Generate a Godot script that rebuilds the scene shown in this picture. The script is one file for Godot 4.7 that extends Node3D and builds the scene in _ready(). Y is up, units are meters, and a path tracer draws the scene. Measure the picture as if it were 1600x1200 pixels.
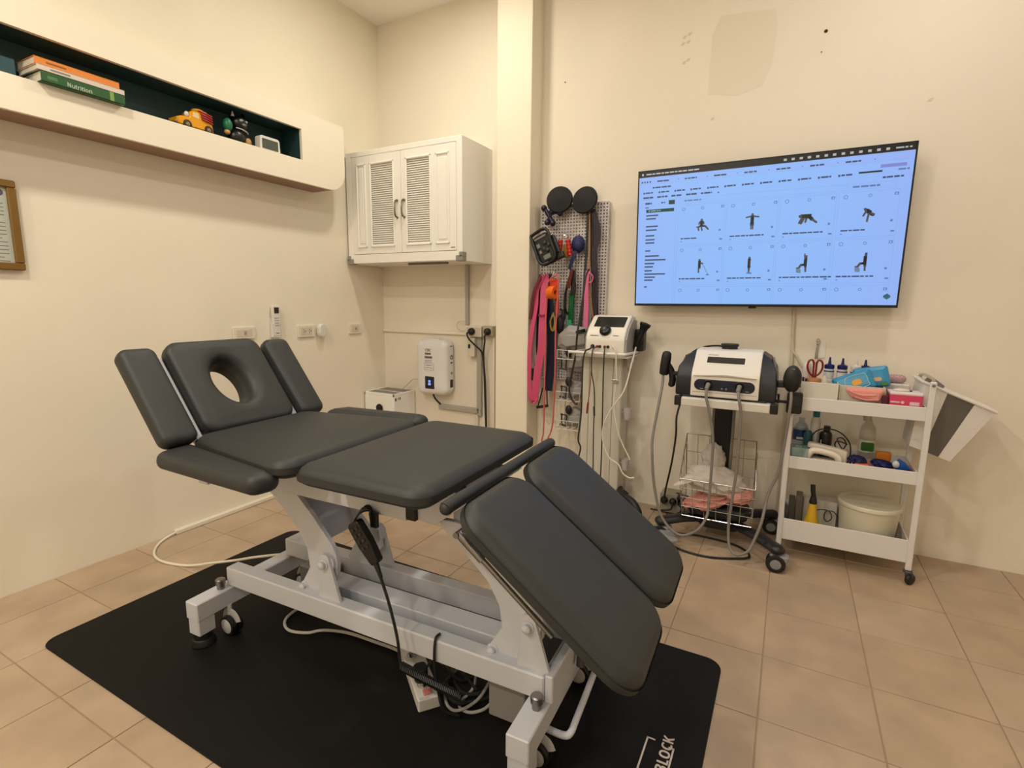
extends Node3D

# ---------------------------------------------------------------- mesh kit
# A shape is [vertices, triangle indices]; a Builder joins shapes into one mesh.
class Builder:
	var v := PackedVector3Array()
	var n := PackedVector3Array()
	var org := Vector3.ZERO
	func add(shape: Array, crease := 40.0, xf := Transform3D.IDENTITY) -> Builder:
		var p: PackedVector3Array = xf * (shape[0] as PackedVector3Array)
		var t: PackedInt32Array = shape[1]
		var vol := 0.0
		var mid := Vector3.ZERO
		for q in p:
			mid += q
		mid /= maxf(1.0, p.size())
		var f := PackedVector3Array()
		for i in range(0, t.size(), 3):
			var a := p[t[i]] - mid
			var b := p[t[i + 1]] - mid
			var c := p[t[i + 2]] - mid
			vol += a.dot(b.cross(c))
			f.append((c - a).cross(b - a))
		var turn := vol > 0.0
		var near := []
		if crease > 0.0:
			near.resize(p.size())
			for i in t.size():
				if near[t[i]] == null:
					near[t[i]] = PackedInt32Array()
				near[t[i]].append(i / 3)
		var lim := cos(deg_to_rad(crease))
		for k in f.size():
			var g: Vector3 = f[k]
			if g.length_squared() < 1e-18:
				continue
			var gn := g.normalized()
			for j in ([0, 2, 1] if turn else [0, 1, 2]):
				var at := t[k * 3 + j]
				var s := gn
				if crease > 0.0:
					s = Vector3.ZERO
					for m in near[at]:
						var h: Vector3 = f[m]
						var l := h.length()
						if l > 1e-9 and h.dot(gn) / l >= lim:
							s += h
					s = s.normalized() if s.length() > 1e-12 else gn
				v.append(p[at] - org)
				n.append(-s if turn else s)
		return self
	func mesh() -> ArrayMesh:
		var a := []
		a.resize(Mesh.ARRAY_MAX)
		a[Mesh.ARRAY_VERTEX] = v
		a[Mesh.ARRAY_NORMAL] = n
		var m := ArrayMesh.new()
		m.add_surface_from_arrays(Mesh.PRIMITIVE_TRIANGLES, a)
		return m

var org := Vector3.ZERO          # base of the thing being built; shapes are given in the room's coordinates

func B() -> Builder:
	var b := Builder.new()
	b.org = org
	return b

func loft(rings: Array, cap_a := true, cap_b := true, closed := false) -> Array:
	var v := PackedVector3Array()
	var t := PackedInt32Array()
	var k: int = rings[0].size()
	for r in rings:
		for q in r:
			v.append(q)
	var last: int = rings.size() if closed else rings.size() - 1
	for i in last:
		var a := i * k
		var b := ((i + 1) % rings.size()) * k
		for j in k:
			var j2 := (j + 1) % k
			t.append_array(PackedInt32Array([a + j, a + j2, b + j2, a + j, b + j2, b + j]))
	if not closed:
		for e in 2:
			if (e == 0 and not cap_a) or (e == 1 and not cap_b):
				continue
			var r0: int = 0 if e == 0 else (rings.size() - 1) * k
			var c := Vector3.ZERO
			for j in k:
				c += v[r0 + j]
			var ci := v.size()
			v.append(c / k)
			for j in k:
				if e == 0:
					t.append_array(PackedInt32Array([ci, r0 + (j + 1) % k, r0 + j]))
				else:
					t.append_array(PackedInt32Array([ci, r0 + j, r0 + (j + 1) % k]))
	return [v, t]

func box(c: Vector3, s: Vector3, r := 0.0015) -> Array:          # chamfered box
	r = minf(r, minf(s.x, minf(s.y, s.z)) * 0.45)
	var v := PackedVector3Array()
	var t := PackedInt32Array()
	var h := s * 0.5
	for i in 8:
		var g := Vector3(1 if i & 1 else -1, 1 if i & 2 else -1, 1 if i & 4 else -1)
		for ax in 3:
			var d := h - Vector3(r, r, r)
			d[ax] = h[ax]
			v.append(c + g * d)
	var F := func(q: Array):
		var m := Vector3.ZERO
		for x in q:
			m += v[x]
		m = m / q.size() - c
		for i in range(1, q.size() - 1):
			var a: Vector3 = v[q[0]]
			if (v[q[i]] - a).cross(v[q[i + 1]] - a).dot(m) > 0:
				t.append_array(PackedInt32Array([q[0], q[i], q[i + 1]]))
			else:
				t.append_array(PackedInt32Array([q[0], q[i + 1], q[i]]))
	for ax in 3:
		var b1 := 1 << ((ax + 1) % 3)
		var b2 := 1 << ((ax + 2) % 3)
		for sd in 2:
			var o := (1 << ax) * sd
			F.call([(o) * 3 + ax, (o | b1) * 3 + ax, (o | b1 | b2) * 3 + ax, (o | b2) * 3 + ax])
		var a1 := (ax + 1) % 3
		var a2 := (ax + 2) % 3
		for q in 4:
			var o2 := (b1 if q & 1 else 0) | (b2 if q & 2 else 0)
			var e := o2 | (1 << ax)
			F.call([o2 * 3 + a1, o2 * 3 + a2, e * 3 + a2, e * 3 + a1])
	for i in 8:
		F.call([i * 3, i * 3 + 1, i * 3 + 2])
	return [v, t]

func outline(poly: Array, inset: float, r: float, seg := 5) -> PackedVector2Array:   # convex polygon moved inwards, corners rounded
	var k := poly.size()
	var area := 0.0
	for i in k:
		var a0: Vector2 = poly[i]
		area += a0.cross(poly[(i + 1) % k])
	var sg := 1.0 if area > 0 else -1.0
	var c := []
	for i in k:
		var a: Vector2 = poly[(i + k - 1) % k]
		var b: Vector2 = poly[i]
		var d: Vector2 = poly[(i + 1) % k]
		var e1 := (b - a).normalized()
		var e2 := (d - b).normalized()
		var n1 := Vector2(-e1.y, e1.x) * sg
		var n2 := Vector2(-e2.y, e2.x) * sg
		c.append(b + (n1 + n2) / maxf(0.15, 1.0 + n1.dot(n2)) * inset)
	var out := PackedVector2Array()
	for i in k:
		var a: Vector2 = c[(i + k - 1) % k]
		var b: Vector2 = c[i]
		var d: Vector2 = c[(i + 1) % k]
		var u := (a - b).normalized()
		var w := (d - b).normalized()
		var half := acos(clampf(u.dot(w), -1, 1)) * 0.5
		var rr := minf(r, minf((a - b).length(), (d - b).length()) * 0.49 * tan(half))
		var ctr := b + (u + w).normalized() * rr / sin(half)
		var p0 := b + u * rr / tan(half) - ctr
		var p1 := b + w * rr / tan(half) - ctr
		for j in seg + 1:
			out.append(ctr + p0.rotated(p0.angle_to(p1) * j / seg))
	return out

func rect(x0: float, y0: float, x1: float, y1: float) -> Array:
	return [Vector2(x0, y0), Vector2(x1, y0), Vector2(x1, y1), Vector2(x0, y1)]

# A cushion or moulded slab: a convex plan (x, z) between heights y0 and y1, corners r, edges rounded e, top bulging by crown.
func slab(poly: Array, y0: float, y1: float, r: float, e: float, crown := 0.0, seg := 5, inner := 0.1) -> Array:
	var rings := []
	var st := 4
	for i in st + 1:
		var a := PI / 2 * i / st
		rings.append([e * (1 - sin(a)), y0 + e * (1 - cos(a))])
	for i in st + 1:
		var a := PI / 2 * i / st
		rings.append([e * (1 - cos(a)), y1 - e * (1 - sin(a))])
	if crown > 0:
		for i in 3:
			var f := (i + 1) / 3.0
			rings.append([e + (inner - e) * f, y1 + crown * (1 - (1 - f) * (1 - f))])
	var out := []
	for g in rings:
		var o := outline(poly, g[0], maxf(r - g[0], 0.004), seg)
		var ring := PackedVector3Array()
		for q in o:
			ring.append(Vector3(q.x, g[1], q.y))
		out.append(ring)
	return loft(out)

func lathe(profile: Array, at := Vector3.ZERO, sides := 16) -> Array:   # [radius, height] pairs about y
	var rings := []
	for p in profile:
		var ring := PackedVector3Array()
		for j in sides:
			var a := TAU * j / sides
			ring.append(at + Vector3(cos(a) * maxf(p[0], 1e-5), p[1], sin(a) * maxf(p[0], 1e-5)))
		rings.append(ring)
	return loft(rings)

func rod(a: Vector3, b: Vector3, r: float, sides := 10, r2 := -1.0) -> Array:
	var d := (b - a).normalized()
	var u := d.cross(Vector3.UP if absf(d.y) < 0.9 else Vector3.RIGHT).normalized()
	var w := d.cross(u)
	var rings := []
	for e in 2:
		var ring := PackedVector3Array()
		var rr := r2 if e == 1 and r2 >= 0 else r
		for j in sides:
			var t := TAU * j / sides
			ring.append((a if e == 0 else b) + (u * cos(t) + w * sin(t)) * rr)
		rings.append(ring)
	return loft(rings)

func curve(pts: Array, step := 6) -> Array:                       # Catmull-Rom through the points
	var out := []
	for i in pts.size() - 1:
		var p0: Vector3 = pts[maxi(i - 1, 0)]
		var p1: Vector3 = pts[i]
		var p2: Vector3 = pts[i + 1]
		var p3: Vector3 = pts[mini(i + 2, pts.size() - 1)]
		for j in step:
			out.append(p1.cubic_interpolate(p2, p0, p3, float(j) / step))
	out.append(pts[-1])
	return out

func tube(path: Array, r: float, sides := 8, step := 6, flat := 1.0, closed := false) -> Array:   # a round (or, with flat < 1, strap-like) section along a curve
	var c := curve(path, step) if step > 1 else path
	var rings := []
	var u := Vector3.ZERO
	for i in c.size():
		var d: Vector3 = (c[mini(i + 1, c.size() - 1)] - c[maxi(i - 1, 0)]).normalized()
		if closed and (i == 0 or i == c.size() - 1):
			d = (c[1] - c[c.size() - 2]).normalized()
		if u == Vector3.ZERO:
			u = d.cross(Vector3.UP if absf(d.y) < 0.9 else Vector3.BACK).normalized()
		u = (u - d * u.dot(d)).normalized()
		var w := d.cross(u)
		var ring := PackedVector3Array()
		for j in sides:
			var t := TAU * j / sides
			ring.append(c[i] + (u * cos(t) + w * sin(t) * flat) * r)
		rings.append(ring)
	return loft(rings)

# A strap: width w across, thickness th, along a path, its width lying along "side".
func strap(path: Array, w: float, th: float, side: Vector3, step := 6) -> Array:
	var c := curve(path, step) if step > 1 else path
	var rings := []
	for i in c.size():
		var d: Vector3 = (c[mini(i + 1, c.size() - 1)] - c[maxi(i - 1, 0)]).normalized()
		var u := (side - d * side.dot(d)).normalized()
		var m := d.cross(u)
		rings.append(PackedVector3Array([c[i] + u * w / 2 + m * th / 2, c[i] - u * w / 2 + m * th / 2, c[i] - u * w / 2 - m * th / 2, c[i] + u * w / 2 - m * th / 2]))
	return loft(rings)

func plate(poly: PackedVector2Array, z0: float, z1: float, ch := 0.0) -> Array:   # any polygon (x, y) extruded between z0 and z1, front edge chamfered
	var k := poly.size()
	var v := PackedVector3Array()
	var t := PackedInt32Array()
	var levels := [[z0, 0.0], [z1, 0.0]] if ch <= 0 else [[z0, 0.0], [z1 - ch, 0.0], [z1, ch]]
	var area := 0.0
	for i in k:
		area += poly[i].cross(poly[(i + 1) % k])
	var sg := 1.0 if area > 0 else -1.0
	for l in levels:
		for i in k:
			var q := poly[i]
			if l[1] > 0:
				var e1 := (q - poly[(i + k - 1) % k]).normalized()
				var e2 := (poly[(i + 1) % k] - q).normalized()
				var n1 := Vector2(-e1.y, e1.x) * sg
				var n2 := Vector2(-e2.y, e2.x) * sg
				q += (n1 + n2) / maxf(0.4, 1.0 + n1.dot(n2)) * l[1]
			v.append(Vector3(q.x, q.y, l[0]))
	for i in levels.size() - 1:
		for j in k:
			var j2 := (j + 1) % k
			var q := [i * k + j, i * k + j2, (i + 1) * k + j2, (i + 1) * k + j]
			t.append_array(PackedInt32Array([q[0], q[1], q[2], q[0], q[2], q[3]] if sg > 0 else [q[0], q[2], q[1], q[0], q[3], q[2]]))
	var tri := Geometry2D.triangulate_polygon(poly)
	var top := (levels.size() - 1) * k
	for i in range(0, tri.size(), 3):
		var a := poly[tri[i]]
		var up := (poly[tri[i + 1]] - a).cross(poly[tri[i + 2]] - a) > 0
		var q := [tri[i], tri[i + 1], tri[i + 2]] if up else [tri[i], tri[i + 2], tri[i + 1]]
		t.append_array(PackedInt32Array([top + q[0], top + q[1], top + q[2], q[0], q[2], q[1]]))
	return [v, t]

func P2(a: Array) -> PackedVector2Array:
	var o := PackedVector2Array()
	for i in range(0, a.size(), 2):
		o.append(Vector2(a[i], a[i + 1]))
	return o

func ball(c: Vector3, r: Vector3, sides := 14, rows := 8) -> Array:
	var rings := []
	for i in range(rows + 1):
		var a := PI * i / rows
		var ring := PackedVector3Array()
		for j in sides:
			var b := TAU * j / sides
			ring.append(c + Vector3(sin(a) * cos(b) * r.x, -cos(a) * r.y, sin(a) * sin(b) * r.z))
		rings.append(ring)
	return loft(rings, false, false)

func V(x: float, y: float, z: float) -> Vector3:
	return Vector3(x, y, z)

func pts(a: Array) -> Array:
	var o := []
	for i in range(0, a.size(), 3):
		o.append(Vector3(a[i], a[i + 1], a[i + 2]))
	return o

# ---------------------------------------------------------------- materials
var mats := {}
var texs := {}

func noise(key: String, freq: float, oct: int, lo: float, hi: float, seed_ := 3, size := 256) -> ImageTexture:
	if not texs.has(key):
		var f := FastNoiseLite.new()
		f.seed = seed_
		f.frequency = freq
		f.fractal_octaves = oct
		var im := f.get_seamless_image(size, size)
		im.convert(Image.FORMAT_RGB8)
		for y in size:
			for x in size:
				var g := lerpf(lo, hi, im.get_pixel(x, y).r)
				im.set_pixel(x, y, Color(g, g, g))
		im.generate_mipmaps()
		texs[key] = ImageTexture.create_from_image(im)
	return texs[key]

func mat(col: Color, rough := 0.6, metal := 0.0, spec := 0.5) -> StandardMaterial3D:
	var key := str(col, rough, metal, spec)
	if not mats.has(key):
		var m := StandardMaterial3D.new()
		m.albedo_color = col
		m.roughness = rough
		m.metallic = metal
		m.metallic_specular = spec
		m.cull_mode = BaseMaterial3D.CULL_DISABLED
		mats[key] = m
	return mats[key]

func grained(col: Color, rough: float, tex: Texture2D, scale: float, bump: Texture2D = null, bump_amount := 0.02, bump_scale := 1.0) -> StandardMaterial3D:
	var m := mat(col, rough, 0.0, 0.5).duplicate() as StandardMaterial3D
	m.albedo_texture = tex
	m.uv1_triplanar = true
	m.uv1_world_triplanar = true
	m.uv1_scale = Vector3(scale, scale, scale)
	if bump:
		m.heightmap_enabled = true
		m.heightmap_texture = bump
		m.heightmap_scale = bump_amount
	return m

func clear(col: Color, alpha := 0.25, rough := 0.1) -> StandardMaterial3D:
	var key := "clear" + str(col, alpha, rough)
	if not mats.has(key):
		var m := StandardMaterial3D.new()
		m.albedo_color = Color(col, alpha)
		m.roughness = rough
		m.transparency = BaseMaterial3D.TRANSPARENCY_ALPHA
		m.cull_mode = BaseMaterial3D.CULL_DISABLED
		mats[key] = m
	return mats[key]

# ---------------------------------------------------------------- scene tree
func base(called: String, label: String, category: String, at := Vector3.ZERO, group := "") -> Node3D:
	var o := Node3D.new()
	o.name = called
	o.position = at
	org = at
	o.set_meta("label", label)
	o.set_meta("category", category)
	if group:
		o.set_meta("group", group)
	put(self, o)
	return o

func put(parent: Node, o: Node) -> void:
	var want := String(o.name)
	if parent.has_node(NodePath(want)):
		var i := 1
		while parent.has_node(NodePath("%s_%03d" % [want, i])):
			i += 1
		o.name = "%s_%03d" % [want, i]
	parent.add_child(o)

func part(parent: Node3D, called: String, b: Variant, m: Material, label := "") -> MeshInstance3D:
	var o := MeshInstance3D.new()
	o.name = called
	o.mesh = b.mesh() if b is Builder else b
	o.material_override = m
	if label:
		o.set_meta("label", label)
	put(parent, o)
	return o

func one(called: String, b: Builder, m: Material, label: String, category: String, group := "") -> MeshInstance3D:
	var o := part(self, called, b, m, label)
	o.set_meta("category", category)
	o.position = org
	if group:
		o.set_meta("group", group)
	return o

func struct(called: String, b: Builder, m: Material, label := "", category := "") -> MeshInstance3D:
	var o := part(self, called, b, m, label)
	o.set_meta("kind", "structure")
	if category:
		o.set_meta("category", category)
	return o

func lettering(parent: Node3D, words: String, height: float, at: Vector3, turn: Basis, m: Material, bold := true, fontname := "Droid Sans", align := HORIZONTAL_ALIGNMENT_CENTER) -> MeshInstance3D:
	var t := TextMesh.new()
	var f := SystemFont.new()
	f.font_names = PackedStringArray([fontname])
	f.font_weight = 700 if bold else 400
	t.font = f
	t.font_size = 32
	t.pixel_size = height / 23.0
	t.depth = 0.0006
	t.curve_step = 2.0
	t.horizontal_alignment = align
	t.text = words
	var o := MeshInstance3D.new()
	o.name = "lettering"
	o.mesh = t
	o.material_override = m
	o.transform = Transform3D(turn, at - org)
	put(parent, o)
	return o

# ---------------------------------------------------------------- the scene
const W_WHITE := Color(0.87, 0.86, 0.84)
var steel: Material
var chrome: Material
var black: Material
var white: Material
var vinyl: Material

func _ready() -> void:
	var cam := Camera3D.new()
	cam.name = "camera"
	cam.fov = rad_to_deg(2.0 * atan(600.0 / 812.0))
	cam.near = 0.05
	cam.position = V(2.624, 1.16, 2.935)
	cam.basis = Basis.from_euler(V(-0.157, 0.48866, 0.0105), EULER_ORDER_YXZ)
	add_child(cam)
	cam.current = true
	var we := WorldEnvironment.new()
	we.name = "environment"
	var e := Environment.new()
	e.background_mode = Environment.BG_COLOR
	e.background_color = Color(0.02, 0.02, 0.02)
	e.tonemap_mode = Environment.TONE_MAPPER_LINEAR
	e.tonemap_exposure = 1.0
	e.sdfgi_enabled = true
	e.ssao_enabled = true
	e.ssil_enabled = true
	we.environment = e
	add_child(we)
	# recessed ceiling lamps: x, z, energy, colour
	for l in [[0.98, 0.82, 1.17, "nearest the corner above the wall cabinet"], [3.1, 0.85, 0.98, "in front of the television"], [2.0, 1.75, 0.85, "over the leg end of the treatment table"], [1.0, 2.8, 2.15, "over the mat's near left edge"], [1.0, 4.1, 1.9, "at the far end of the left row"], [2.0, 4.1, 1.8, "at the far end of the middle row"], [3.1, 4.1, 0.6, "at the far end of the right row"]]:
		downlight(V(l[0], 2.98, l[1]), l[2], Color(1.0, 0.97, 0.895) if l[0] < 1.5 else Color(1.0, 0.985, 0.96), l[3])
	steel = mat(Color(0.55, 0.54, 0.53), 0.35, 0.9)
	chrome = mat(Color(0.75, 0.74, 0.72), 0.2, 1.0)
	black = mat(Color(0.07, 0.07, 0.075), 0.5)
	white = mat(W_WHITE, 0.45)
	room()
	treatment_table()
	on_the_floor()
	left_wall()
	corner()
	pegboard()
	stimulator()
	shockwave()
	trolley()
	television()

func downlight(at: Vector3, energy: float, col: Color, place: String) -> void:
	var t := base("ceiling_downlight", "round recessed ceiling lamp " + place, "lamp", at, "recessed ceiling lamps")
	var ring := B().add(lathe([[0.075, 0.004], [0.1, 0.003], [0.1, -0.004], [0.085, -0.007], [0.075, -0.004]], at, 24))
	part(t, "trim_ring", ring, mat(W_WHITE, 0.5))
	var g := StandardMaterial3D.new()
	g.albedo_color = Color(0.9, 0.88, 0.85)
	g.emission_enabled = true
	g.emission = col
	g.emission_energy_multiplier = 1.5
	part(t, "lamp_glow", B().add(lathe([[0.0, 0.0], [0.076, 0.0], [0.076, -0.003], [0.0, -0.003]], at, 24)), g)
	var a := AreaLight3D.new()
	a.name = "lamp_light"
	a.area_size = Vector2(0.15, 0.15)
	a.light_energy = energy
	a.light_color = col
	a.area_range = 12.0
	a.shadow_enabled = true
	a.position = V(0, -0.012, 0)
	a.rotation.x = -PI / 2
	t.add_child(a)

# ---------------------------------------------------------------- room
func room() -> void:
	org = Vector3.ZERO
	var fine := noise("fine", 0.03, 4, 0.9, 1.0, 5)
	var paint := grained(Color(0.955, 0.92, 0.845), 0.75, noise("paint", 0.008, 3, 0.965, 1.0, 11), 0.35)
	var paint_r := grained(Color(0.945, 0.905, 0.84), 0.75, noise("paint", 0.008, 3, 0.965, 1.0, 11), 0.35)
	var lw := struct("wall_left", B().add(box(V(-0.06, 1.49, 2.4), V(0.12, 3.1, 5.0), 0.001)), paint, "cream painted left wall that carries the long niche shelf", "wall")
	var bw := struct("wall_back", B().add(box(V(2.3, 1.49, -0.06), V(4.9, 3.1, 0.12), 0.001)), paint_r, "cream painted wall behind the screen with faded repair patches", "wall")
	struct("wall_right", B().add(box(V(4.66, 1.49, 2.4), V(0.12, 3.1, 5.0), 0.001)), paint, "cream painted right wall", "wall")
	struct("wall_front", B().add(box(V(2.3, 1.49, 4.86), V(4.9, 3.1, 0.12), 0.001)), paint, "cream painted wall behind the camera", "wall")
	struct("ceiling", B().add(box(V(2.3, 3.04, 2.4), V(4.9, 0.12, 5.1), 0.001)), grained(Color(0.98, 0.965, 0.93), 0.8, noise("paint", 0.008, 3, 0.965, 1.0, 11), 0.35), "plain pale ceiling", "ceiling")
	struct("column", B().add(box(V(1.134, 1.49, 0.07), V(0.222, 3.0, 0.15), 0.003)), paint, "cream column standing out of the wall between cabinet and pegboard", "column")
	# repair patches and scuffs on the back wall
	var stain := mat(Color(0.845, 0.79, 0.72), 0.8)
	var patch := B()
	patch.add(plate(P2([2.16, 2.2, 2.3, 2.17, 2.41, 2.2, 2.445, 2.29, 2.455, 2.46, 2.44, 2.53, 2.2, 2.55, 2.165, 2.47]), -0.001, 0.0006))
	part(bw, "repair_patch", patch, mat(Color(0.905, 0.86, 0.79), 0.8), "slightly darker repainted patch")
	var scuff := B()
	for s in [[2.03, 2.49], [2.055, 2.5], [2.025, 2.46], [2.05, 2.465], [2.035, 2.37], [2.055, 2.38], [3.07, 2.03], [2.19, 2.08]]:
		scuff.add(plate(P2([s[0] - 0.011, s[1] - 0.006, s[0] + 0.004, s[1] - 0.008, s[0] + 0.012, s[1] + 0.007, s[0] - 0.003, s[1] + 0.005]), -0.001, 0.0007))
	part(bw, "scuff_mark", scuff, stain)
	var holes := B()
	for s in [[2.655, 2.385, 0.008], [1.385, 2.39, 0.004], [2.645, 2.3, 0.003]]:
		holes.add(lathe([[s[2], -0.001], [s[2], 0.001], [0, 0.0012]], V(0, 0, 0), 8), 40, Transform3D(Basis(Vector3.RIGHT, PI / 2), V(s[0], s[1], 0)))
	part(bw, "drill_hole", holes, mat(Color(0.25, 0.2, 0.16), 0.9))
	part(lw, "scuff_mark", B().add(plate(P2([0.7, 0.33, 0.9, 0.31, 0.95, 0.4, 0.72, 0.42]), -0.0005, 0.0005), 0, Transform3D(Basis(Vector3.UP, -PI / 2), V(0, 0, 0.6))), mat(Color(0.94, 0.9, 0.825), 0.8))
	# tiled floor
	var grout := mat(Color(0.66, 0.56, 0.46), 0.9)
	var fl := struct("floor", B().add(box(V(2.3, -0.063, 2.4), V(4.9, 0.12, 5.1), 0.001)), grout, "beige square tiled floor", "floor")
	var cloud := noise("tile", 0.012, 5, 0.9, 1.0, 21)
	var tone := [Color(0.735, 0.64, 0.54), Color(0.75, 0.655, 0.555), Color(0.72, 0.625, 0.525), Color(0.735, 0.635, 0.53)]
	var tm := []
	for c in tone:
		tm.append(grained(c, 0.42, cloud, 1.3))
	var xs := [0.0, 0.217]
	while xs[-1] < 4.3:
		xs.append(xs[-1] + 0.302)
	var zs := [0.0, 0.238]
	while zs[-1] < 4.3:
		zs.append(zs[-1] + 0.302)
	var kinds := {}
	var rng := RandomNumberGenerator.new()
	rng.seed = 7
	for i in xs.size() - 1:
		for j in zs.size() - 1:
			var w: float = xs[i + 1] - xs[i] - 0.0032
			var d: float = zs[j + 1] - zs[j] - 0.0032
			var key := "%.3f %.3f" % [w, d]
			if not kinds.has(key):
				var b := Builder.new()
				b.add(box(Vector3.ZERO, V(w, 0.008, d), 0.0012), 0)
				kinds[key] = b.mesh()
			var o := part(fl, "tile", kinds[key], tm[rng.randi() % 4])
			o.position = V((xs[i] + xs[i + 1]) / 2, -0.004 + rng.randf_range(-0.0003, 0.0003), (zs[j] + zs[j + 1]) / 2)
	# the far strips of the floor out of reach of the tiles
	part(fl, "floor_border", B().add(box(V((xs[-1] + 4.6) / 2, -0.002, 2.4), V(4.6 - xs[-1] - 0.003, 0.004, 4.8))).add(box(V(xs[-1] / 2, -0.002, (zs[-1] + 4.8) / 2), V(xs[-1], 0.004, 4.8 - zs[-1] - 0.003))), tm[0])

# ---------------------------------------------------------------- treatment table (built along its own x axis)
func head_cushion(board := false) -> Array:
	# slab with a face hole: rings from the outer rim up and over to the hole
	var poly := rect(-0.365, -0.18, 0.0, 0.18)
	var n := 0
	var rings := []
	var outer := func(d: float, y: float) -> PackedVector3Array:
		var r := PackedVector3Array()
		for q in outline(poly, d, maxf(0.05 - d, 0.004), 9):
			r.append(V(q.x, y, q.y))
		return r
	var hole := func(a: float, b: float, y: float, like: PackedVector3Array) -> PackedVector3Array:
		var r := PackedVector3Array()
		for q in like:
			var t: float = TAU * (r.size() + 0.5) / like.size() + PI
			var sq := 1.0
			r.append(V(-0.19 + cos(t) * a * sq, y, 0.003 + sin(t) * b * sq))
		return r
	for i in 5:
		var a := PI / 2 * i / 4
		rings.append(outer.call(0.022 * (1 - sin(a)), 0.022 * (1 - cos(a))))
	for i in 5:
		var a := PI / 2 * i / 4
		rings.append(outer.call(0.022 * (1 - cos(a)), 0.062 - 0.022 * (1 - sin(a))))
	rings.append(outer.call(0.045, 0.0632))
	var like: PackedVector3Array = outer.call(0.03, 0.0)
	for h in [[0.135, 0.115, 0.0645], [0.113, 0.091, 0.062], [0.1, 0.076, 0.054], [0.093, 0.066, 0.04], [0.088, 0.06, 0.02], [0.088, 0.06, 0.0]]:
		rings.append(hole.call(h[0], h[1], h[2], like))
	if board:
		return loft([outer.call(0.02, 0.002), outer.call(0.02, -0.034), hole.call(0.088, 0.06, -0.034, like), hole.call(0.088, 0.06, 0.002, like)], false, false, true)
	return loft(rings, false, false, true)

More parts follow.
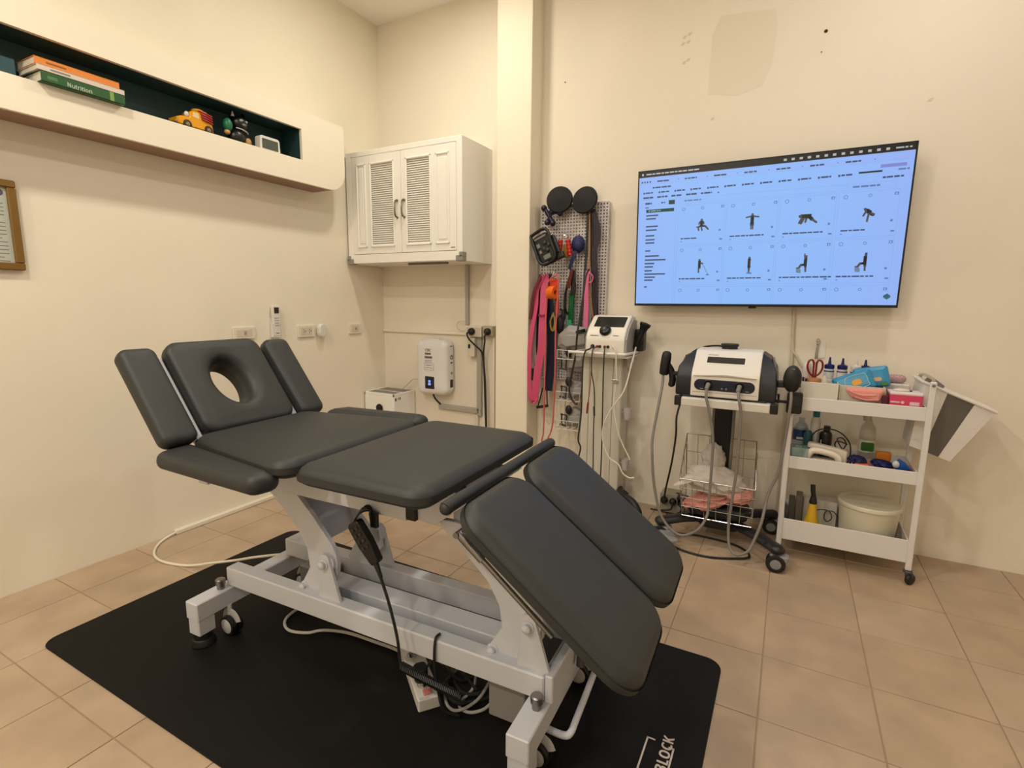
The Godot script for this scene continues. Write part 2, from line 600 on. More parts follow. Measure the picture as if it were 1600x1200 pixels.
func treatment_table() -> void:
	var lip := noise("vinyl", 0.09, 3, 0.97, 1.0, 31)
	vinyl = grained(Color(0.172, 0.18, 0.182), 0.52, lip, 9.0)
	var frame := mat(Color(0.80, 0.806, 0.835), 0.5)
	var t := base("treatment_table", "black upholstered treatment table with white lifting frame and face hole", "treatment table", V(1.55, 0.004, 1.74))
	t.rotation.y = deg_to_rad(2.0)
	org = Vector3.ZERO
	var tilt := func(deg: float, at: Vector3) -> Transform3D:
		return Transform3D(Basis(Vector3.BACK, deg_to_rad(deg)), at)
	# --- cushions
	part(t, "seat_cushion", B().add(slab([V2(-0.06, -0.325), V2(0.375, -0.325), V2(0.375, 0.325), V2(-0.06, 0.325)], 0.674, 0.731, 0.06, 0.038, 0.006, 6, 0.15), 60), vinyl)
	part(t, "back_cushion", B().add(slab([V2(-0.60, -0.235), V2(-0.085, -0.32), V2(-0.085, 0.32), V2(-0.60, 0.235)], 0.668, 0.726, 0.06, 0.038, 0.009, 6, 0.17), 60), vinyl)
	part(t, "arm_cushion", B().add(slab([V2(-0.645, 0.21), V2(-0.12, 0.28), V2(-0.14, 0.37), V2(-0.605, 0.345)], 0.64, 0.695, 0.035, 0.024, 0.003, 6, 0.034), 60), vinyl)
	part(t, "arm_cushion", B().add(slab([V2(-0.56, -0.25), V2(-0.1, -0.315), V2(-0.115, -0.405), V2(-0.5, -0.375)], 0.662, 0.722, 0.035, 0.026, 0.004, 6, 0.034), 60), vinyl)
	var hx: Transform3D = tilt.call(-53.0, V(-0.622, 0.685, 0))
	part(part(t, "head_cushion", B().add(head_cushion(), 60, hx), vinyl), "head_board", B().add(head_cushion(true), 30, hx), black, "black backing board round the face hole")
	for s in [1, -1]:
		part(t, "head_side_cushion", B().add(slab(rect(-0.352, 0.207 * s, 0.005, 0.322 * s), 0.0, 0.06, 0.03, 0.022, 0.0015, 6, 0.05), 60, hx), vinyl)
		part(t, "head_rail", B().add(box(V(-0.16, 0.008, 0.1935 * s), V(0.33, 0.03, 0.02)), 40, hx), frame)
	part(t, "head_rail", B().add(box(V(-0.31, -0.012, 0), V(0.03, 0.02, 0.5)), 40, hx).add(box(V(-0.04, -0.012, 0), V(0.03, 0.02, 0.6)), 40, hx), frame)
	var lx: Transform3D = tilt.call(-37.0, V(0.415, 0.68, 0))
	for s in [1, -1]:
		part(t, "leg_cushion", B().add(slab(rect(0.012, 0.008 * s, 0.535, 0.328 * s), 0.002, 0.061, 0.075, 0.038, 0.004, 7, 0.13), 60, lx), vinyl)
	part(t, "leg_rail", B().add(box(V(0.28, -0.015, 0.16), V(0.5, 0.026, 0.03)), 40, lx).add(box(V(0.28, -0.015, -0.16), V(0.5, 0.026, 0.03)), 40, lx).add(box(V(0.06, -0.015, 0), V(0.03, 0.026, 0.36)), 40, lx), frame)
	part(t, "bolster_bar", B().add(tube(pts([0.407, 0.69, 0.285, 0.408, 0.692, 0.26, 0.408, 0.692, 0, 0.408, 0.692, -0.31, 0.405, 0.685, -0.35]), 0.0165, 12, 4)).add(ball(V(0.405, 0.685, -0.35), V(0.0165, 0.0165, 0.0165))).add(ball(V(0.407, 0.69, 0.285), V(0.0165, 0.0165, 0.0165))), vinyl)
	# --- base: two cross bars with feet, two side beams, brackets, arms, link
	for s in [1, -1]:
		part(t, "side_beam", B().add(box(V(0, 0.198, 0.124 * s), V(1.2, 0.067, 0.05), 0.004)), frame)
	for x in [-0.605, 0.587]:
		part(t, "cross_bar", B().add(box(V(x, 0.132, 0), V(0.06, 0.062, 0.55), 0.003)), frame)
		for s in [1, -1]:
			var ft := part(t, "foot", B().add(box(V(x, 0.09, 0.243 * s), V(0.054, 0.09, 0.058), 0.003)), frame)
			part(ft, "rubber_foot", B().add(lathe([[0.034, 0.0], [0.037, 0.004], [0.034, 0.022], [0.03, 0.026], [0.03, 0.046]], V(x, 0.0, 0.243 * s), 18)), black)
			part(t, "clamp_screw", B().add(lathe([[0.012, 0.163], [0.012, 0.178], [0.016, 0.18], [0.016, 0.197], [0.013, 0.2]], V(x + 0.005, 0.0, 0.172 * s), 14)), steel)
			table_caster(t, V(x + (0.028 if x < 0 else -0.0), 0, 0.162 * s))
	part(t, "end_plate", B().add(box(V(0.612, 0.2, 0), V(0.022, 0.075, 0.292), 0.003)), frame)
	var arm_side := PackedVector2Array()
	# outline about the pivot: up to the table's rail, a curved belly, a lower lobe with the link pin
	for q in [[-0.285, 0.225], [-0.27, 0.2], [-0.2, 0.145], [-0.128, 0.08], [-0.093, 0.02], [-0.085, -0.04], [-0.112, -0.085], [-0.128, -0.11], [-0.118, -0.13], [-0.095, -0.135], [-0.04, -0.125], [-0.005, -0.1], [0.03, -0.04], [0.034, 0.0], [0.062, 0.043]]:
		arm_side.append(Vector2(q[0], q[1]))
	arm_side[14] = Vector2(0.03, 0.03)
	for q in [[0.012, 0.058], [-0.06, 0.135], [-0.125, 0.195], [-0.152, 0.225]]:
		arm_side.append(Vector2(q[0], q[1]))
	for px in [-0.147, 0.548]:
		var head: bool = px < 0
		var pv := Vector2(px, 0.345)
		var pp := PackedVector2Array()
		for q in arm_side:
			pp.append(pv + q)
		var arm := part(t, "lift_arm", B().add(plate(pp, 0.096, 0.112, 0.0015)), frame)
		# web between the two sides, along the arm's back edge
		var web := PackedVector2Array([pv + Vector2(-0.27, 0.2), pv + Vector2(-0.128, 0.08), pv + Vector2(-0.093, 0.02), pv + Vector2(-0.081, 0.022), pv + Vector2(-0.118, 0.088), pv + Vector2(-0.26, 0.212)])
		part(arm, "arm_web", B().add(plate(web, -0.1, 0.1)), frame)
		var far := PackedVector2Array([pv + Vector2(-0.27, 0.2), pv + Vector2(-0.128, 0.08), pv + Vector2(-0.085, -0.04), pv + Vector2(-0.128, -0.11), pv + Vector2(-0.095, -0.135), pv + Vector2(-0.04, -0.125), pv + Vector2(0.03, -0.04), pv + Vector2(0.02, 0.03), pv + Vector2(-0.03, 0.03), pv + Vector2(-0.24, 0.225)])
		part(arm, "far_side", B().add(plate(far, -0.112, -0.1, 0.0015)), frame)
		for s in [1, -1]:
			var br := PackedVector2Array([pv + Vector2(-0.03, -0.125), pv + Vector2(-0.017, 0.01)])
			for i in 7:
				var a := PI * (1.0 - i / 6.0)
				br.append(pv + Vector2(cos(a) * 0.021, 0.012 + sin(a) * 0.021))
			br.append(pv + Vector2(0.064, -0.125))
			var bracket := part(t, "bracket", B().add(plate(br, 0.128 * s - 0.005, 0.128 * s + 0.005, 0.001)).add(rod(V(px, 0.345, 0.1 * s), V(px, 0.345, 0.123 * s), 0.03, 18)), frame)
			part(bracket, "pivot_pin", B().add(lathe([[0.017, 0], [0.017, 0.004], [0.012, 0.005], [0.012, 0.015], [0.008, 0.019], [0, 0.02]], Vector3.ZERO, 14), 40, Transform3D(Basis(Vector3.RIGHT, PI / 2 * s), V(px, 0.345, 0.132 * s))), frame)
			part(arm, "link_pin", B().add(lathe([[0.016, 0], [0.016, 0.003], [0.011, 0.004], [0.011, 0.015], [0.007, 0.019], [0, 0.02]], Vector3.ZERO, 14), 40, Transform3D(Basis(Vector3.RIGHT, PI / 2 * s), V(px - 0.112, 0.235, 0.111 * s))), frame)
		part(t, "upper_mount", B().add(box(V(px - 0.21, 0.585, 0), V(0.07, 0.05, 0.19), 0.003)), frame)
	part(t, "link_bar", B().add(box(V(0.085, 0.2, 0.012), V(0.7, 0.044, 0.075), 0.003)), frame)
	part(t, "actuator", B().add(rod(V(-0.3, 0.14, 0.0), V(0.1, 0.14, 0.0), 0.024, 16)).add(box(V(-0.36, 0.17, -0.05), V(0.13, 0.08, 0.08), 0.006)), mat(Color(0.42, 0.41, 0.4), 0.5))
	part(t, "motor_cover", B().add(box(V(-0.6, 0.183, -0.2), V(0.085, 0.05, 0.1), 0.006)), frame)
	# --- upper frame
	for s in [1, -1]:
		var z0 := 0.112 if s > 0 else -0.142
		var rail := part(t, "upper_rail", B().add(plate(P2([-0.42, 0.557, 0.18, 0.557, 0.18, 0.64, -0.215, 0.64, -0.24, 0.66, -0.265, 0.664, -0.28, 0.645, -0.31, 0.632, -0.345, 0.64, -0.37, 0.63, -0.42, 0.58]), z0, z0 + 0.03, 0.0015)), frame)
		part(rail, "end_cap", B().add(box(V(0.196, 0.592, z0 + 0.015), V(0.034, 0.062, 0.034), 0.003)), black)
		part(t, "hinge", B().add(rod(V(-0.305, 0.655, z0 - 0.005), V(-0.305, 0.655, z0 + 0.035), 0.024, 16)), black)
		part(t, "hinge", B().add(plate(P2([0.2, 0.565, 0.27, 0.56, 0.4, 0.66, 0.36, 0.665, 0.3, 0.655, 0.2, 0.62]), z0, z0 + 0.02, 0.0015)), frame)
		part(t, "gas_spring", B().add(rod(V(0.37, 0.575, 0.175 * s), V(0.44, 0.52, 0.175 * s), 0.011, 12)).add(rod(V(0.44, 0.52, 0.175 * s), V(0.63, 0.37, 0.175 * s), 0.007, 10)).add(rod(V(0.37, 0.575, 0.13 * s), V(0.37, 0.575, 0.19 * s), 0.008, 10)), steel)
	part(t, "back_frame", B().add(box(V(-0.35, 0.65, 0.11), V(0.46, 0.026, 0.03))).add(box(V(-0.35, 0.65, -0.11), V(0.46, 0.026, 0.03))).add(box(V(-0.55, 0.65, 0), V(0.03, 0.026, 0.62))), frame)
	part(t, "seat_frame", B().add(box(V(0.16, 0.65, 0.12), V(0.42, 0.028, 0.03))).add(box(V(0.16, 0.65, -0.12), V(0.42, 0.028, 0.03))).add(box(V(0.0, 0.64, 0), V(0.03, 0.03, 0.24))), frame)
	for s in [1, -1]:
		part(t, "arm_bracket", B().add(box(V(-0.4, 0.632, 0.22 * s), V(0.04, 0.012, 0.22))), frame)
	# --- foot end lever, control box
	part(t, "brake_lever", B().add(tube(pts([0.672, 0.16, -0.14, 0.668, 0.12, -0.05, 0.666, 0.09, 0.08, 0.664, 0.08, 0.118, 0.65, 0.076, 0.13, 0.6, 0.076, 0.13]), 0.009, 10, 5)).add(rod(V(0.672, 0.16, -0.15), V(0.625, 0.19, -0.14), 0.008)), frame)
	part(t, "lever_grip", B().add(tube(pts([0.636, 0.232, -0.03, 0.64, 0.2, -0.025, 0.64, 0.165, -0.02]), 0.012, 10, 3)), mat(Color(0.28, 0.28, 0.31), 0.6))
	part(t, "control_box", B().add(slab(rect(0.425, 0.02, 0.535, 0.115), 0.035, 0.155, 0.006, 0.004), 50), mat(Color(0.56, 0.545, 0.53), 0.5))

func V2(x: float, y: float) -> Vector2:
	return Vector2(x, y)

func table_caster(t: Node3D, at: Vector3) -> void:
	var grey := mat(Color(0.72, 0.71, 0.7), 0.45)
	var c := part(t, "caster", B().add(rod(at + V(0, 0.06, 0), at + V(0, 0.105, 0), 0.008)).add(tube(pts([-0.02, 0.045, 0, -0.012, 0.066, 0, 0.006, 0.072, 0, 0.026, 0.066, 0, 0.036, 0.048, 0]).map(func(q): return at + q), 0.02, 8, 3, 0.25)), grey)
	for s in [1, -1]:
		var x := Transform3D(Basis(Vector3.RIGHT, PI / 2 * s), at + V(0.006, 0.035, 0.006 * s))
		part(c, "tyre", B().add(lathe([[0.024, 0.0], [0.034, 0.0], [0.0355, 0.004], [0.034, 0.014], [0.029, 0.016]], Vector3.ZERO, 22), 40, x), black)
		part(c, "hub", B().add(lathe([[0.028, 0.001], [0.028, 0.015], [0.018, 0.02], [0, 0.021]], Vector3.ZERO, 20), 50, x), grey)

# a rounded slab standing against the back wall: plan in (x, y), thickness from z0 to z1
func panel(poly: Array, z0: float, z1: float, r: float, e: float, crown := 0.0, inner := 0.02) -> Array:
	var p := []
	for q in poly:
		p.append(Vector2(q.x, -q.y))
	var s := slab(p, z0, z1, r, e, crown, 5, inner)
	return [Transform3D(Basis(Vector3.RIGHT, PI / 2), Vector3.ZERO) * (s[0] as PackedVector3Array), s[1]]

# the same against the left wall: plan in (z, y), thickness from x0 to x1
func side_panel(poly: Array, x0: float, x1: float, r: float, e: float, crown := 0.0, inner := 0.02) -> Array:
	var p := []
	for q in poly:
		p.append(Vector2(-q.x, q.y))
	var s := panel(p, x0, x1, r, e, crown, inner)
	return [Transform3D(Basis(Vector3.UP, PI / 2), Vector3.ZERO) * (s[0] as PackedVector3Array), s[1]]

const FACE_LEFT := Basis(Vector3(0, 0, -1), Vector3(0, 1, 0), Vector3(1, 0, 0))   # lettering that faces +x

# ---------------------------------------------------------------- floor: mat, conduit, cables, power strip
func on_the_floor() -> void:
	var t := base("exercise_mat", "large black rubber mat lying under the treatment table", "mat", V(1.5, 0, 1.76))
	var rubber := grained(Color(0.068, 0.064, 0.062), 0.6, noise("fine", 0.03, 4, 0.9, 1.0, 5), 6.0)
	rubber.metallic_specular = 0.3
	part(t, "mat_sheet", B().add(slab(rect(0.474, 1.25, 2.519, 2.272), 0.0, 0.005, 0.05, 0.002), 40), rubber)
	var ink := mat(Color(0.82, 0.78, 0.74), 0.6)
	var down := Basis(V(0, 0, -1), V(-1, 0, 0), V(0, 1, 0))
	lettering(t, "BLOCK", 0.0275, V(2.428, 0.0055, 1.700), down, ink)
	var fr := B()
	fr.add(box(V(2.376, 0.0052, 1.83), V(0.0045, 0.0008, 0.33), 0.0002)).add(box(V(2.385, 0.0052, 1.6675), V(0.022, 0.0008, 0.0045), 0.0002))
	fr.add(box(V(2.445, 0.0052, 1.84), V(0.0045, 0.0008, 0.335), 0.0002)).add(box(V(2.439, 0.0052, 1.6745), V(0.014, 0.0008, 0.0045), 0.0002))
	part(t, "logo_frame", fr, ink)
	org = V(0, 0, 1.0)
	var cream := mat(Color(0.9, 0.87, 0.8), 0.5)
	var c := base("floor_conduit", "white cable trunking along the foot of the left wall", "cable trunking", V(0.01, 0, 0.9))
	part(c, "trunking", B().add(box(V(0.013, 0.012, 0.86), V(0.026, 0.024, 1.42), 0.004)), cream)
	part(c, "cable", B().add(tube(pts([0.016, 0.01, 1.5, 0.018, 0.012, 1.57, 0.05, 0.006, 1.66, 0.14, 0.006, 1.735, 0.25, 0.006, 1.76, 0.38, 0.006, 1.73, 0.5, 0.03, 1.69, 0.62, 0.06, 1.66, 0.72, 0.09, 1.64, 0.8, 0.11, 1.62, 0.9, 0.14, 1.6, 0.94, 0.19, 1.56]), 0.0055, 8, 5)), cream, "white cable curling out of the trunking")
	# white lead lying in a loop on the mat
	org = V(1.2, 0, 1.77)
	one("white_lead", B().add(tube(pts([1.1, 0.02, 1.66, 1.078, 0.011, 1.739, 1.1, 0.011, 1.798, 1.157, 0.011, 1.826, 1.224, 0.011, 1.805, 1.261, 0.011, 1.768, 1.344, 0.011, 1.738, 1.448, 0.011, 1.729, 1.563, 0.011, 1.725, 1.6, 0.02, 1.75, 1.63, 0.03, 1.775]), 0.005, 8, 5)), mat(Color(0.75, 0.73, 0.7), 0.5), "pale lead looped on the mat beside the head end castor", "cable")
	# power strip
	var ps := base("power_strip", "white multi-socket power strip lying on the mat beneath the side beam", "power strip", V(1.68, 0.005, 1.775))
	org = Vector3.ZERO
	ps.rotation.y = -atan2(0.62, 0.78)
	part(ps, "strip_body", B().add(slab(rect(-0.17, -0.033, 0.16, 0.033), 0.0, 0.038, 0.006, 0.004), 45), mat(Color(0.8, 0.78, 0.76), 0.45))
	for i in 4:
		var x := -0.11 + i * 0.07
		var so := part(ps, "socket", B().add(lathe([[0.02, 0.038], [0.02, 0.0395], [0.017, 0.0395], [0.016, 0.037], [0, 0.037]], V(x, 0, 0.004), 18)), mat(Color(0.72, 0.7, 0.68), 0.5))
		part(so, "pin_hole", B().add(box(V(x - 0.007, 0.0375, 0.004), V(0.003, 0.002, 0.007))).add(box(V(x + 0.007, 0.0375, 0.004), V(0.003, 0.002, 0.007))).add(box(V(x, 0.0375, -0.005), V(0.004, 0.002, 0.004))), black)
	part(ps, "rocker_switch", B().add(box(V(0.135, 0.04, 0.0), V(0.022, 0.006, 0.026), 0.002)), mat(Color(0.75, 0.45, 0.43), 0.4), "dull red switch")
	var pl := base("power_plug", "black mains plug pushed into the white strip on the mat", "plug", V(1.735, 0.043, 1.825))
	org = Vector3.ZERO
	pl.rotation.y = -0.67
	part(pl, "plug_body", B().add(slab(rect(-0.022, -0.02, 0.022, 0.02), 0.0, 0.042, 0.014, 0.006), 50), black)
	part(pl, "cord", B().add(tube(pts([0.0, 0.03, -0.015, 0.02, 0.07, -0.04, 0.06, 0.09, -0.07, 0.1, 0.06, -0.1, 0.13, 0.02, -0.13]), 0.0045, 8, 4)), black)
	# tangled leads behind the strip
	org = V(1.87, 0.005, 1.8)
	one("lead_bundle", B().add(tube(pts([1.75, 0.02, 1.68, 1.8, 0.03, 1.75, 1.86, 0.02, 1.79, 1.92, 0.03, 1.76, 1.9, 0.06, 1.71, 1.84, 0.05, 1.72, 1.8, 0.03, 1.79, 1.86, 0.02, 1.83, 1.93, 0.02, 1.78, 1.96, 0.03, 1.72]), 0.006, 8, 5)).add(tube(pts([1.72, 0.05, 1.72, 1.79, 0.06, 1.77, 1.84, 0.03, 1.76, 1.88, 0.03, 1.7, 1.93, 0.05, 1.68]), 0.006, 8, 5)), black, "black leads tangled on the mat under the side beam", "cable")
	for s in [[1.80, 1.70, 0], [1.83, 1.69, 1]]:
		org = V(s[0], 0.005, s[1] + 0.1)
		var p: Array = pts([1.79, 0.02, 1.70, 1.79, 0.012, 1.77, 1.835, 0.011, 1.835, 1.88, 0.012, 1.845, 1.92, 0.03, 1.8, 1.93, 0.06, 1.74]) if s[2] == 0 else pts([1.86, 0.16, 1.71, 1.885, 0.04, 1.76, 1.87, 0.012, 1.82, 1.91, 0.012, 1.835, 1.955, 0.03, 1.82, 1.985, 0.07, 1.8])
		one("pale_lead", B().add(tube(p, 0.0045, 8, 5)), mat(Color(0.6, 0.59, 0.58), 0.5), ["pale lead curving out from behind the black tangle", "pale lead plugged into the grey control box"][s[2]], "cable")
	# hand control hooked on the table rail
	var h := base("hand_control", "black hand control with buttons hooked under the table rail", "hand control", V(1.55, 0, 1.74))
	org = Vector3.ZERO
	h.rotation.y = deg_to_rad(2.0)
	var hx := Transform3D(Basis(Vector3.UP, 0.1) * Basis(Vector3.BACK, deg_to_rad(34)), V(0.082, 0.5, 0.195))
	var hb := part(h, "control_body", B().add(panel([V2(-0.021, 0.066), V2(0.021, 0.066), V2(0.023, 0.0), V2(0.015, -0.066), V2(-0.015, -0.066), V2(-0.023, 0.0)], -0.015, 0.013, 0.01, 0.006), 45, hx), mat(Color(0.045, 0.045, 0.05), 0.4))
	for r in 4:
		for s in [-1, 1]:
			part(hb, "button", B().add(panel(rect(s * 0.008 - 0.005, 0.046 - r * 0.019 - 0.005, s * 0.008 + 0.005, 0.046 - r * 0.019 + 0.005), 0.012, 0.0155, 0.003, 0.001), 45, hx), mat(Color(0.16, 0.16, 0.17), 0.4))
	part(h, "hook", B().add(strap(pts([0.035, 0.545, 0.185, 0.052, 0.575, 0.185, 0.062, 0.583, 0.17, 0.066, 0.575, 0.155, 0.068, 0.53, 0.15]), 0.03, 0.005, V(0.5, 0, 0.9), 4)).add(box(V(0.082, 0.55, 0.155), V(0.02, 0.045, 0.012))), black)
	part(h, "cord", B().add(tube(pts([0.118, 0.445, 0.197, 0.14, 0.4, 0.2, 0.165, 0.33, 0.2, 0.187, 0.245, 0.2, 0.193, 0.185, 0.2, 0.2, 0.165, 0.2]), 0.0042, 8, 5)).add(rod(V(0.116, 0.45, 0.197), V(0.136, 0.41, 0.199), 0.008, 10, 0.005)), black)
	var coil := []
	for i in 240:
		var f := i / 239.0
		var c0 := V(0.2, 0.165, 0.2).lerp(V(0.345, 0.07, 0.13), f)
		coil.append(c0 + V(0.004 * cos(i * 0.9), 0.0105 * sin(i * 0.9), 0.0105 * cos(i * 0.9)))
	part(h, "coiled_cord", B().add(tube(coil, 0.0034, 5, 1)), black)
	part(h, "hanging_cord", B().add(tube(pts([0.275, 0.24, 0.125, 0.278, 0.237, 0.152, 0.279, 0.16, 0.158, 0.29, 0.1, 0.16, 0.31, 0.04, 0.16, 0.34, 0.012, 0.13]), 0.004, 8, 5)), black)

# ---------------------------------------------------------------- left wall
func left_wall() -> void:
	var paint := mat(Color(0.955, 0.92, 0.845), 0.6)
	var teal := mat(Color(0.13, 0.25, 0.255), 0.6)
	var t := base("niche_shelf", "long cream wall shelf with a dark teal niche, above the picture frame", "shelf", V(0.0, 1.8, 1.8))
	var fp := B()
	var face := P2([-3.4, 1.921, -3.4, 1.801, -0.63, 1.801])
	for i in 9:
		var a := -PI / 2 + PI / 2 * i / 8
		face.append(Vector2(-0.62 + cos(a) * 0.12, 1.921 + sin(a) * 0.12))
	face.append_array(P2([-0.5, 2.177, -3.4, 2.177, -3.4, 2.083, -0.81, 2.083, -0.81, 1.921]))
	fp.add(plate(face, 0.152, 0.17), 30, Transform3D(Basis(Vector3.UP, PI / 2), Vector3.ZERO))
	part(t, "front_panel", fp, paint)
	part(t, "top_board", B().add(box(V(0.078, 2.165, 1.95), V(0.15, 0.02, 2.88), 0.001)), paint)
	part(t, "bottom_board", B().add(box(V(0.078, 1.808, 2.0), V(0.15, 0.014, 2.8), 0.001)), mat(Color(0.62, 0.5, 0.42), 0.7), "bare underside board")
	part(t, "niche_back", B().add(box(V(0.004, 1.99, 2.1), V(0.006, 0.33, 2.6), 0.0005)), teal)
	part(t, "niche_floor", B().add(box(V(0.08, 1.914, 2.1), V(0.146, 0.014, 2.6), 0.0005)), teal)
	part(t, "niche_top", B().add(box(V(0.08, 2.09, 2.1), V(0.146, 0.012, 2.6), 0.0005)), teal)
	part(t, "niche_end", B().add(box(V(0.08, 2.0, 0.806), V(0.146, 0.17, 0.012), 0.0005)), teal)
	# books
	book("textbook", V(0.125, 1.9215, 1.833), V(0.15, 0.036, 0.268), Color(0.13, 0.33, 0.15), "thick green textbook at the bottom of the shelf's flat stack", "Nutrition")
	book("textbook", V(0.12, 1.958, 1.835), V(0.15, 0.02, 0.278), Color(0.86, 0.8, 0.75), "thin white book between the green and orange books", "")
	book("textbook", V(0.112, 1.979, 1.84), V(0.14, 0.027, 0.268), Color(0.87, 0.52, 0.2), "orange spined paperback on top of the flat stack", "")
	book("textbook", V(0.09, 1.9215, 2.15), V(0.13, 0.057, 0.26), Color(0.12, 0.27, 0.3), "dark teal book lying beside the flat stack, cut by the frame", "")
	toy_car()
	cat_figurine()
	var c := base("desk_clock", "small white digital clock with rounded top in the shelf niche", "clock", V(0.13, 1.921, 0.995))
	part(c, "clock_case", B().add(side_panel([V2(0.935, 1.921), V2(1.058, 1.921), V2(1.054, 1.993), V2(0.939, 1.993)], 0.105, 0.15, 0.014, 0.004), 45), white)
	part(c, "display", B().add(side_panel(rect(0.95, 1.93, 1.045, 1.979), 0.1495, 0.1512, 0.003, 0.0005), 45), mat(Color(0.3, 0.32, 0.28), 0.25))
	# picture
	var p := base("picture_frame", "gold framed certificate on the left wall under the shelf", "picture", V(0.0, 1.42, 2.15))
	var gold := mat(Color(0.5, 0.37, 0.16), 0.4, 0.3)
	part(p, "frame", B().add(box(V(0.012, 1.573, 2.15), V(0.022, 0.027, 0.27), 0.004)).add(box(V(0.012, 1.272, 2.15), V(0.022, 0.027, 0.27), 0.004)).add(box(V(0.012, 1.4225, 2.0285), V(0.022, 0.275, 0.027), 0.004)).add(box(V(0.012, 1.4225, 2.2715), V(0.022, 0.275, 0.027), 0.004)), gold)
	var pr := part(p, "certificate", B().add(box(V(0.006, 1.4225, 2.15), V(0.008, 0.28, 0.22))), mat(Color(0.72, 0.74, 0.7), 0.4))
	var ln := B()
	for i in 17:
		ln.add(box(V(0.0102, 1.515 - i * 0.014, 2.105), V(0.0006, 0.003, 0.1 if i % 5 else 0.07), 0.0001), 0)
	part(pr, "print_line", ln, mat(Color(0.45, 0.47, 0.45), 0.6)).set_meta("kind", "stuff")
	part(pr, "emblem", B().add(lathe([[0.012, -0.0004], [0.012, 0.0005], [0, 0.0005]], Vector3.ZERO, 12), 40, Transform3D(Basis(Vector3.BACK, -PI / 2), V(0.0102, 1.54, 2.062))), mat(Color(0.35, 0.3, 0.42), 0.6))
	# switches and sockets
	var ivory := mat(Color(0.9, 0.865, 0.8), 0.4)
	var ivory2 := mat(Color(0.83, 0.79, 0.72), 0.4)
	for s in [[1.055, 1.185, 0.945, 1.01, 0], [0.645, 0.77, 0.933, 1.006, 1], [0.245, 0.355, 0.934, 1.003, 2]]:
		var zc: float = (s[0] + s[1]) / 2
		var yc: float = (s[2] + s[3]) / 2
		var o := base("wall_socket" if s[4] == 1 else "wall_plate", ["cream blank wall plate half hidden by the head cushion", "cream twin wall socket beside the round white plug-in", "small cream wall plate nearest the room corner"][s[4]], "wall socket", V(0, yc, zc))
		part(o, "cover_plate", B().add(side_panel(rect(s[0], s[2], s[1], s[3]), 0.0, 0.011, 0.004, 0.003), 45), ivory)
		part(o, "insert", B().add(side_panel(rect(s[0] + 0.02, s[2] + 0.013, s[1] - 0.02, s[3] - 0.013), 0.01, 0.0125, 0.002, 0.001), 45), ivory2)
		if s[4] == 1:
			for q in [-0.021, 0.021]:
				part(o, "pin_hole", B().add(box(V(0.0126, yc + 0.008, zc + q), V(0.001, 0.009, 0.003))).add(box(V(0.0126, yc - 0.008, zc + q), V(0.001, 0.009, 0.003))).add(box(V(0.0126, yc, zc + q - 0.011), V(0.001, 0.006, 0.006))), black)
		else:
			part(o, "outlet", B().add(box(V(0.0132, yc, zc - 0.004), V(0.003, 0.018, 0.014))), mat(Color(0.64, 0.59, 0.52), 0.5))
	var rd := base("plug_in_diffuser", "oval white plug-in beside the twin wall socket", "plug", V(0.0, 0.93, 0.606))
	part(rd, "shell", B().add(side_panel([V2(0.578, 0.928), V2(0.634, 0.928), V2(0.634, 1.012), V2(0.578, 1.012)], 0.012, 0.045, 0.027, 0.008), 50), white)
	part(rd, "pin_block", B().add(side_panel(rect(0.59, 0.95, 0.622, 0.99), 0.0, 0.014, 0.004, 0.002), 45), ivory)
	var hd := base("remote_holder", "clear white wall holder behind the remote control", "holder", V(0, 1.0, 0.92))
	part(hd, "holder_shell", B().add(box(V(0.004, 1.0, 0.925), V(0.006, 0.11, 0.056), 0.002)).add(box(V(0.015, 0.947, 0.925), V(0.026, 0.006, 0.056), 0.002)).add(box(V(0.015, 0.985, 0.899), V(0.026, 0.08, 0.003), 0.001)).add(box(V(0.015, 0.985, 0.952), V(0.026, 0.08, 0.003), 0.001)), white)
	var rm := base("remote_control", "slim white remote control standing in a wall holder", "remote control", V(0.015, 0.95, 0.925))
	part(rm, "remote_body", B().add(side_panel(rect(0.902, 0.951, 0.949, 1.124), 0.008, 0.028, 0.006, 0.004), 45), white)
	part(rm, "display", B().add(side_panel(rect(0.91, 1.08, 0.941, 1.114), 0.0275, 0.0288, 0.002, 0.0004), 45), mat(Color(0.16, 0.12, 0.11), 0.3))
	for r in 4:
		for q in 3:
			part(rm, "button", B().add(side_panel(rect(0.911 + q * 0.0105, 1.008 + r * 0.014, 0.919 + q * 0.0105, 1.016 + r * 0.014), 0.0275, 0.0292, 0.002, 0.0005), 45), mat(Color(0.66, 0.63, 0.6), 0.5))
	part(rm, "logo", B().add(box(V(0.0284, 0.968, 0.925), V(0.0006, 0.004, 0.022), 0.0001)), mat(Color(0.4, 0.38, 0.36), 0.5))

